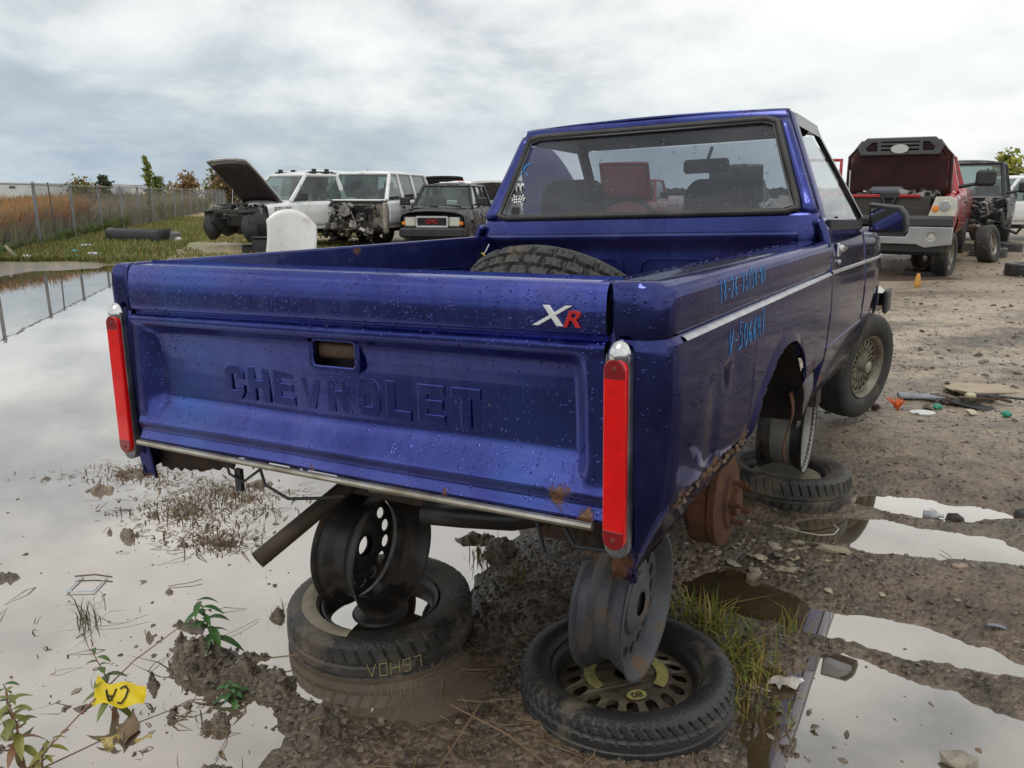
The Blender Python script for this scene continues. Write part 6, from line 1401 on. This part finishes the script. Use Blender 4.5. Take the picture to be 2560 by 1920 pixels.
# right side
t = thing('orange_tuft', 'tuft of bright orange plastic bristles on the mud', 'litter', G3(2.46, 4.84)); mb = MB(); g = np.random.default_rng(2)
for k in range(34):
    a = g.random() * 6.28; r = g.uniform(.02, .075); mb.tube([(0, 0, 0), (r * .5 * math.cos(a), r * .5 * math.sin(a), .05), (r * math.cos(a), r * math.sin(a), g.uniform(.04, .085))], [.004, .0035, .002], 4)
mb.build('bristles', mat('orange_plastic', (.75, .16, .03), .5), t)
t = thing('crushed_bottle', 'flattened grey plastic bottle on the mud behind the orange tuft', 'bottle', G3(2.74, 5.10, .02), (0, 0, -12)); MB().lathe([(0, -.14), (.045, -.14), (.05, -.1), (.042, 0), (.05, .07), (.02, .12), (.02, .15), (0, .15)], 14, SCL(1, 1, .45) @ RY(90)).build('body', mat('grey_plastic', (.17, .18, .21), .4, 0, (.24, .25, .27), 20), t, 40); MB().cyl((.15, 0, 0), (.165, 0, 0), .018, 10).build('cap', BLACK, t)
t = thing('board', 'pale beige hardboard sheet lying on the mud', 'board', G3(3.28, 5.28, .02), (2, 3, 8)); MB().prism([(-.26, -.10), (.30, -.06), (.22, .14), (-.10, .17), (-.28, .06)], -.004, .004).build('sheet', mat('hardboard', (.40, .32, .22), .7, 0, (.3, .24, .17), 8), t, 0); MB().prism([(-.26, -.10), (.30, -.06), (.22, .14)], -.0045, -.006).build('underside', BLACK, t)
t = thing('junk_heap', 'heap of broken black car trim and planks on the mud', 'scrap', G3(3.02, 4.98)); 
for k in range(9):
    g = np.random.default_rng(60 + k); MB().box((0, 0, 0), (g.uniform(.12, .36), g.uniform(.02, .06), g.uniform(.008, .02)), b=.004).build('piece', [BLACK, RUSTY_DARK, mat('wet_wood', (.10, .06, .035), .6)][k % 3], t).matrix_basis = T_(g.uniform(-.16, .2), g.uniform(-.08, .08), .02 + .012 * k * .5) @ RZ(g.uniform(-40, 40)) @ RX(g.uniform(-20, 20)) @ RY(g.uniform(-12, 12))
MB().box((-.02, 0, .06), (.06, .05, .05), b=.01).build('pale_block', mat('cream_block', (.5, .45, .3), .6), t)
def litter(name, lb, cat, x, y, m, pts, hgt, rz=0, rx=0, dz_=.004):
    o = MB().prism(pts, 0, hgt).build(name, m, None, 0); tag(o, lb, cat); o.matrix_basis = T_(*G3(x, y, dz_)) @ RZ(rz) @ RX(rx); return o
PALE = mat('pale_stone', (.32, .28, .20), .7, 0, (.24, .2, .14), 14, .3, 60)
litter('lid', 'white oval plastic lid on the mud right of the orange tuft', 'lid', 2.57, 4.74, MATS['white_plastic'], circle(.055, 18, 0, 0, 1.4), .008)
for k, (lb, x, y, m) in enumerate([('green crumpled scrap beside the white lid', 2.72, 4.86, (.02, .22, .14)), ('green scrap at the near edge of the trim heap', 3.05, 4.66, (.02, .25, .18)), ('small cream scrap near the trim heap', 2.86, 4.72, (.5, .44, .32))]):
    o = MB().blob((0, 0, .02), (.035, .028, .02), .4, k + 5, None, 1).build('scrap', mat('scrap%d' % k if False else ['green_scrap', 'teal_scrap', 'cream_scrap'][k], m, .5), None, 0); tag(o, lb, 'litter'); o.location = G3(x, y)
tag(MB().blob((0, 0, .02), (.03, .03, .028), .2, 9, None, 1).build('clod', mat('dark_clod', (.06, .03, .025), .8), None, 0), 'dark round clod left of the orange tuft', 'clod').location = G3(2.32, 4.84)
o = MB().lathe([(0, .20), (.02, .20), (.05, .05), (.03, 0), (0, 0)], 14).build('amber_lamp', mat('amber_plastic', (.60, .30, .06), .4), None, 40); tag(o, 'small amber plastic lamp piece standing before the red pickup', 'car part'); o.location = G3(5.92, 11.5)
for k, (lb, x, y, s, c) in enumerate([('dark rock standing at the puddle edge on the right', 1.95, 3.21, .035, (.045, .04, .036)), ('rock at the right picture edge by the far puddle', 2.27, 3.26, .03, (.05, .045, .04)), ('pointed pale stone by the brown puddle', .90, 2.68, .030, (.30, .24, .16)), ('long pale bone shaped stone on the mud ridge', 1.285, 2.86, .040, (.36, .31, .21)), ('pale stone at the bottom right of the nearest puddle', 1.13, 1.70, .04, (.30, .27, .21)),
        ('flat pinkish stone on the gravel ridge at right', 1.68, 2.70, .028, (.34, .24, .18)), ('pale round stone with a strap trailing from it', 1.13, 3.10, .022, (.30, .25, .18)), ('pale flat stone right of the strap', 1.17, 2.98, .026, (.36, .31, .21)), ('pale stone nearest the brown puddle corner', 1.05, 2.70, .024, (.36, .31, .22))]):
    o = MB().blob((0, 0, s * .35), (s * (1.9 if 'long' in lb else 1.2), s * .8, s * (.85 if k in (0, 1, 2) else .4)), .28, 70 + k, None, 1).build('rock', mat('rock_%s' % ['slate', 'granite', 'sand', 'bone', 'chalk', 'pink', 'buff', 'cream', 'ivory'][k], c, .7, 0, tuple(q * .6 for q in c), 30, .4, 80), None, 0); tag(o, lb, 'stone'); o.matrix_basis = T_(*G3(x, y, -.004)) @ RZ(-25 + 20 * (k % 3))
tag(MB().tube([(0, 0, .02), (.06, -.03, .01), (.13, -.055, .006), (.19, -.05, .008), (.225, -.01, .014), (.215, .02, .02)], .0025, 5).build('strap', mat('white_cord', (.5, .46, .38), .6), None), 'thin pale cord lying in the brown puddle', 'cord').location = G3(1.15, 3.08)
o = MB().lathe([(0, -.04), (.016, -.04), (.018, 0), (.008, .03), (.008, .04), (0, .04)], 12, RZ(-20) @ RY(90)).build('small_bottle', mat('grey_bottle', (.16, .18, .22), .25, 0, (.5, .5, .5), 14), None, 40); tag(o, 'tiny grey and white bottle floating in the far right puddle', 'bottle'); o.location = (1.87, 3.25, .012)
o = MB().grid(np.array([[(.09 * u - .045, .05 * v - .025 + .008 * math.sin(u * 9), .012 + .010 * math.sin(u * 7 + v * 5)) for v in np.linspace(0, 1, 5)] for u in np.linspace(0, 1, 8)])).build('plastic_scrap', mat('crumpled_clear', (.35, .31, .26), .15, 0, (.5, .47, .42), 30), None, 60); tag(o, 'crumpled clear plastic in the weedy puddle edge right of the spare wheel', 'litter'); o.matrix_basis = T_(.80, 2.02, .004) @ RZ(20)
o = MB().grid(np.array([[(.055 * u - .027, .012 * math.sin(v * 3.1) * (1 - abs(u - .5)), .006 + .006 * math.sin(u * 3)) for v in np.linspace(-1, 1, 5)] for u in np.linspace(0, 1, 7)])).build('grey_scrap', mat('blue_grey_plastic', (.34, .37, .42), .4), None, 60); tag(o, 'pale blue grey plastic sliver on the gravel ridge at right', 'litter'); o.matrix_basis = T_(*G3(1.57, 2.29, .004)) @ RZ(-30)
# left water
o = MB().tube([(-.045, .07, .003), (-.042, -.05, .004), (.055, -.045, .004), (.05, .06, .003)], .003, 5).build('clear_sheet', BOT, None); tag(o, 'corner of a clear plastic tray half sunk in the left water', 'litter'); o.location = (-1.56, 2.62, .003)
o = MB().tube([(-.07, .02, .006), (0, .03, .008), (.07, .015, .006)], .003, 5).build('twig', mat('twig', (.12, .07, .04), .8), None); tag(o, 'thin twig lying across the sunken clear tray', 'twig'); o.location = (-1.56, 2.66, .004)
# yellow caution tape snagged on a clod
t = thing('caution_tape', 'crumpled yellow tape with black letters snagged on a wet leaf', 'tape', (-1.075, 1.865, .03), (0, 0, 6))
P = []
for u in np.linspace(0, 1, 14):
    row = []
    for v_ in np.linspace(0, 1, 8):
        x = -.062 + .135 * u + .012 * v_ * (1 - u); y = .006 * math.sin(u * 7 + v_ * 2); z = .006 + .050 * v_ * (1 - .30 * u) + .006 * math.sin(u * 9 + v_ * 3) + .016 * math.exp(-(u / .12) ** 2) * v_
        row.append((x, y + .030 * v_ + .004 * math.sin(v_ * 6 + u * 5), z * 1.15 + .010))
    P.append(row)
P = np.array(P); YT = mat('yellow_tape', (.72, .55, .01), .35, 0, (.62, .45, .01), 12)
MB().grid(P).build('ribbon', YT, t, 60)
def tape_pt(u, v_):
    i = min(12, u * 13); j = min(6, v_ * 7); a, b = int(i), int(j); p = P[a, b] + (P[min(13, a + 1), b] - P[a, b]) * (i - a) + (P[a, min(7, b + 1)] - P[a, b]) * (j - b); return p + np.array([0, -.003, .001])
mb = MB()
for st in ([(.50, .76), (.60, .80), (.67, .62), (.65, .40), (.58, .26), (.49, .32)], [(.20, .80), (.31, .24), (.41, .82)], [(.25, .58), (.37, .60)]):
    q = []
    for j in range(len(st) - 1):
        for f in np.linspace(0, 1, 4): q.append(tape_pt(st[j][0] + (st[j + 1][0] - st[j][0]) * f, st[j][1] + (st[j + 1][1] - st[j][1]) * f))
    mb.tube([tuple(p + 1e-5 * i) for i, p in enumerate(q)], .0024, 5)
mb.build('letters', BS, t, 0)
o = MB().grid(np.array([[(.03 * math.sin(v * 3) * (1 - abs(2 * u - 1)) + .035 * u, -.10 * u + .018 * v, .012 + .015 * math.sin(u * 5 + v * 2) * (1 - u)) for v in np.linspace(-1, 1, 6)] for u in np.linspace(0, 1, 8)])).build('dead_leaf', mat('dead_leaf', (.10, .06, .03), .6, 0, (.2, .14, .08), 20), None, 60); tag(o, 'curled wet brown leaf below the yellow tape', 'leaf'); o.location = (-1.04, 1.87, .0)
# leafy weeds
LF = attr_mat('weed_leaf', .45, trans=.2)
def weed(label, x, y, h, lean, n, ll, cols, seed, tip=None, az=0, name='leafy_weed', stemc=(.16, .09, .05), twigs=()):
    g = np.random.default_rng(seed); t = thing(name, label, 'weed', (x, y, max(gz(x, y), 0) - .005), (0, 0, az), 'weeds standing in the left water')
    def S(f): return np.array([lean[0] * f ** 1.4, lean[1] * f ** 1.4, h * f])
    mb = MB(); mb.tube([S(f) + (.004 * math.sin(f * 9 + seed), 0, 0) for f in np.linspace(0, 1, 10)], list(np.linspace(.0032, .0012, 10)), 6)
    for tw in twigs: mb.tube(tw, .0018, 5)
    mb.build('stem', mat('weed_stem' + str(stemc), stemc, .6), t)
    for k in range(n):
        f = .22 + .76 * (k / max(1, n - 1)); a = k * 2.4 + g.uniform(-.4, .4); L = 1.35 * ll * g.uniform(.7, 1.15) * (1.15 - .5 * f); el = g.uniform(.1, .7) * (1 if f > .4 else .2) - (.3 if g.random() < .3 else 0)
        d = np.array([math.cos(a) * math.cos(el), math.sin(a) * math.cos(el), math.sin(el)]); side = np.array([-math.sin(a), math.cos(a), 0]); V = []
        for q in np.linspace(0, 1, 6):
            c = S(f) + d * L * q + np.array([0, 0, -.55 * L * q * q]); w = .33 * L * math.sin(math.pi * min(1, q * .92 + .06)) ** .9 * .5
            V += [c - side * w + (0, 0, w * .35), c, c + side * w + (0, 0, w * .35)]
        F = []
        for i in range(5): F += [(3 * i, 3 * i + 1, 3 * i + 4, 3 * i + 3), (3 * i + 1, 3 * i + 2, 3 * i + 5, 3 * i + 4)]
        me = bpy.data.meshes.new('leaf'); me.from_pydata([list(v) for v in V], [], F); me.update()
        ci = cols[0] if f > .45 else cols[min(len(cols) - 1, 1 + int(g.integers(0, max(1, len(cols) - 1))))]
        set_tint(me, np.array(ci) * g.uniform(.75, 1.25)); finish('leaf', me, LF, t, 60)
    return t
GRN, YGN, BRN, ORN = (.045, .12, .025), (.20, .20, .035), (.20, .09, .03), (.34, .11, .05)
weed('upright green weed growing on the mud mound left of the wheel', -.915, 2.16, .155, (-.045, .02, 0), 17, .060, [GRN, GRN, YGN], 1)
weed('leaning thin weed with paired leaves behind the yellow tape', -1.085, 1.885, .165, (-.075, .06), 15, .055, [(.08, .13, .03), (.12, .15, .04), ORN], 2)
weed('yellowing weed at the left picture edge', -1.245, 1.72, .165, (-.05, .05), 20, .055, [(.18, .19, .04), YGN, BRN], 3, stemc=(.2, .07, .04))
weed('small bright green weed right of the bent twig', -.785, 1.95, .055, (-.015, .01), 16, .045, [(.06, .16, .05), GRN], 4, twigs=[[(0, 0, 0), (.03, -.01, .015), (.045, -.04, .01), (.03, -.10, .004)]])
weed('short pale weed at the bottom left corner', -1.17, 1.66, .09, (.03, .03), 12, .04, [YGN, (.24, .2, .06)], 6)
weed('green weed tip at the far left edge', -1.36, 1.86, .11, (-.02, .02), 9, .045, [GRN, YGN], 7)
o = MB().tube([(-1.20, 1.68, .01), (-1.14, 1.85, .06), (-1.08, 2.0, .10), (-.99, 2.14, .135), (-.985, 2.16, .12)], [.0025, .0022, .002, .0015, .001], 5).build('dead_stalk', mat('reddish_stalk', (.26, .13, .08), .7), None); tag(o, 'long reddish dead stalk leaning over the left water', 'stalk')
def tuft(name, label, x, y, n, r, hmin, hmax, w, cols, seed, lean=.6, grp=None):
    g = np.random.default_rng(seed); pts = np.stack([x + g.normal(0, r, n), y + g.normal(0, r, n)], -1)
    o = blades(name, pts, hmin, hmax, w, lean, cols, seed, kind=None); tag(o, label, 'grass tuft', grp)
    return o
YGR = [(.20, .21, .035), (.28, .25, .05), (.13, .17, .03), (.33, .24, .07)]
tuft('grass_tuft', 'thin dark grass tuft standing alone in the left water', -1.43, 2.39, 34, .018, .05, .14, .004, [(.10, .11, .04), (.08, .09, .035)], 51, .7)
tuft('grass_tuft', 'big yellow green grass tuft right behind the spare wheel', .63, 2.27, 130, .055, .05, .15, .006, YGR, 52, .8)
tuft('grass_tuft', 'yellow green grass tuft right of the spare wheel', .70, 2.12, 120, .05, .04, .12, .006, YGR, 53, .9)
tuft('grass_tuft', 'sparse grass tuft at the puddle edge with thin seed heads', .90, 2.30, 26, .025, .05, .13, .004, YGR, 54, .8)
tuft('grass_tuft', 'low tangled grass in the weedy puddle by the wheel', .66, 1.96, 70, .05, .03, .08, .006, YGR, 55, 1.0)
tuft('grass_tuft', 'grass sprig in the brown puddle behind the tuft', .60, 2.44, 22, .02, .05, .13, .004, YGR, 56, .6)
tuft('grass_tuft', 'small grass clump between the two front wheels', .0, 2.62, 40, .05, .03, .09, .004, [(.14, .14, .04), (.2, .16, .05)], 57, .8)
tuft('grass_tuft', 'straw grass clump on the mud behind the left wheel', -.12, 2.86, 40, .03, .04, .10, .004, [(.25, .19, .07), (.16, .15, .05)], 58, .7)
tuft('grass_tuft', 'grass blades under the far wheel', 1.18, 3.03, 24, .03, .02, .05, .004, [(.14, .15, .04)], 59, .9)
tuft('grass_tuft', 'tuft on the small mud island left of the wheel', -.80, 2.43, 26, .018, .02, .06, .003, [(.14, .13, .05), (.2, .16, .07)], 60, .7)
# mats of drowned brown grass
g = np.random.default_rng(77)
pts = []
for cx, cy, rx, ry, n in [(-1.47, 3.33, .15, .09, 420), (-1.34, 3.5, .16, .07, 320), (-1.93, 3.8, .2, .09, 300), (-1.55, 3.62, .2, .06, 160), (-1.2, 2.98, .1, .05, 240), (-1.30, 3.1, .15, .08, 160), (-1.15, 3.3, .1, .12, 90), (-.93, 1.9, .1, .1, 60), (-1.3, 2.1, .25, .2, 60)]:
    pts.append(np.stack([g.normal(cx, rx, n), g.normal(cy, ry, n)], -1))
blades('drowned_grass', np.concatenate(pts), .02, .055, .006, 2.2, [(.16, .09, .035), (.11, .065, .03), (.20, .12, .05), (.09, .075, .035)], 78, droop=.9)
# straws and twigs strewn on the mud
mb = MB(); g = np.random.default_rng(88)
for k in range(105):
    if k < 60: x, y = g.normal(-.05, .35), g.normal(1.85, .3)
    elif k < 72: x, y = g.normal(-1.2, .4), g.normal(2.6, .6)
    else: x, y = g.uniform(.9, 3.2), g.uniform(2.6, 5.2)
    L = g.uniform(.02, .09); a = g.random() * 3.14; z = max(gz(x, y), 0) + .004
    mb.tube([(x - L * math.cos(a), y - L * math.sin(a), z), (x + .01 * g.normal(), y + .01 * g.normal(), z + .004), (x + L * math.cos(a), y + L * math.sin(a), z + g.uniform(0, .012))], g.uniform(.0008, .0018), 4)
mb.build('strewn_straw', mat('straw', (.24, .16, .08), .8, 0, (.12, .07, .04), 3), None, 0, kind='stuff')
for lb, x, y, a, L in [('long pale straw across the mud left of the spare wheel', -.02, 1.72, 2.4, .2), ('thin brown twig leaning on the mud before the left wheel', -.14, 1.72, 1.2, .16), ('thin twig running from the left mound to the wheel', -.74, 2.12, .3, .14)]:
    z = max(gz(x, y), 0) + .01; o = MB().tube([(-L * math.cos(a), -L * math.sin(a), 0), (.01, 0, .02), (L * math.cos(a), L * math.sin(a), .01)], .0022, 5).build('twig', MATS['straw'], None); tag(o, lb, 'twig'); o.location = (x, y, z)
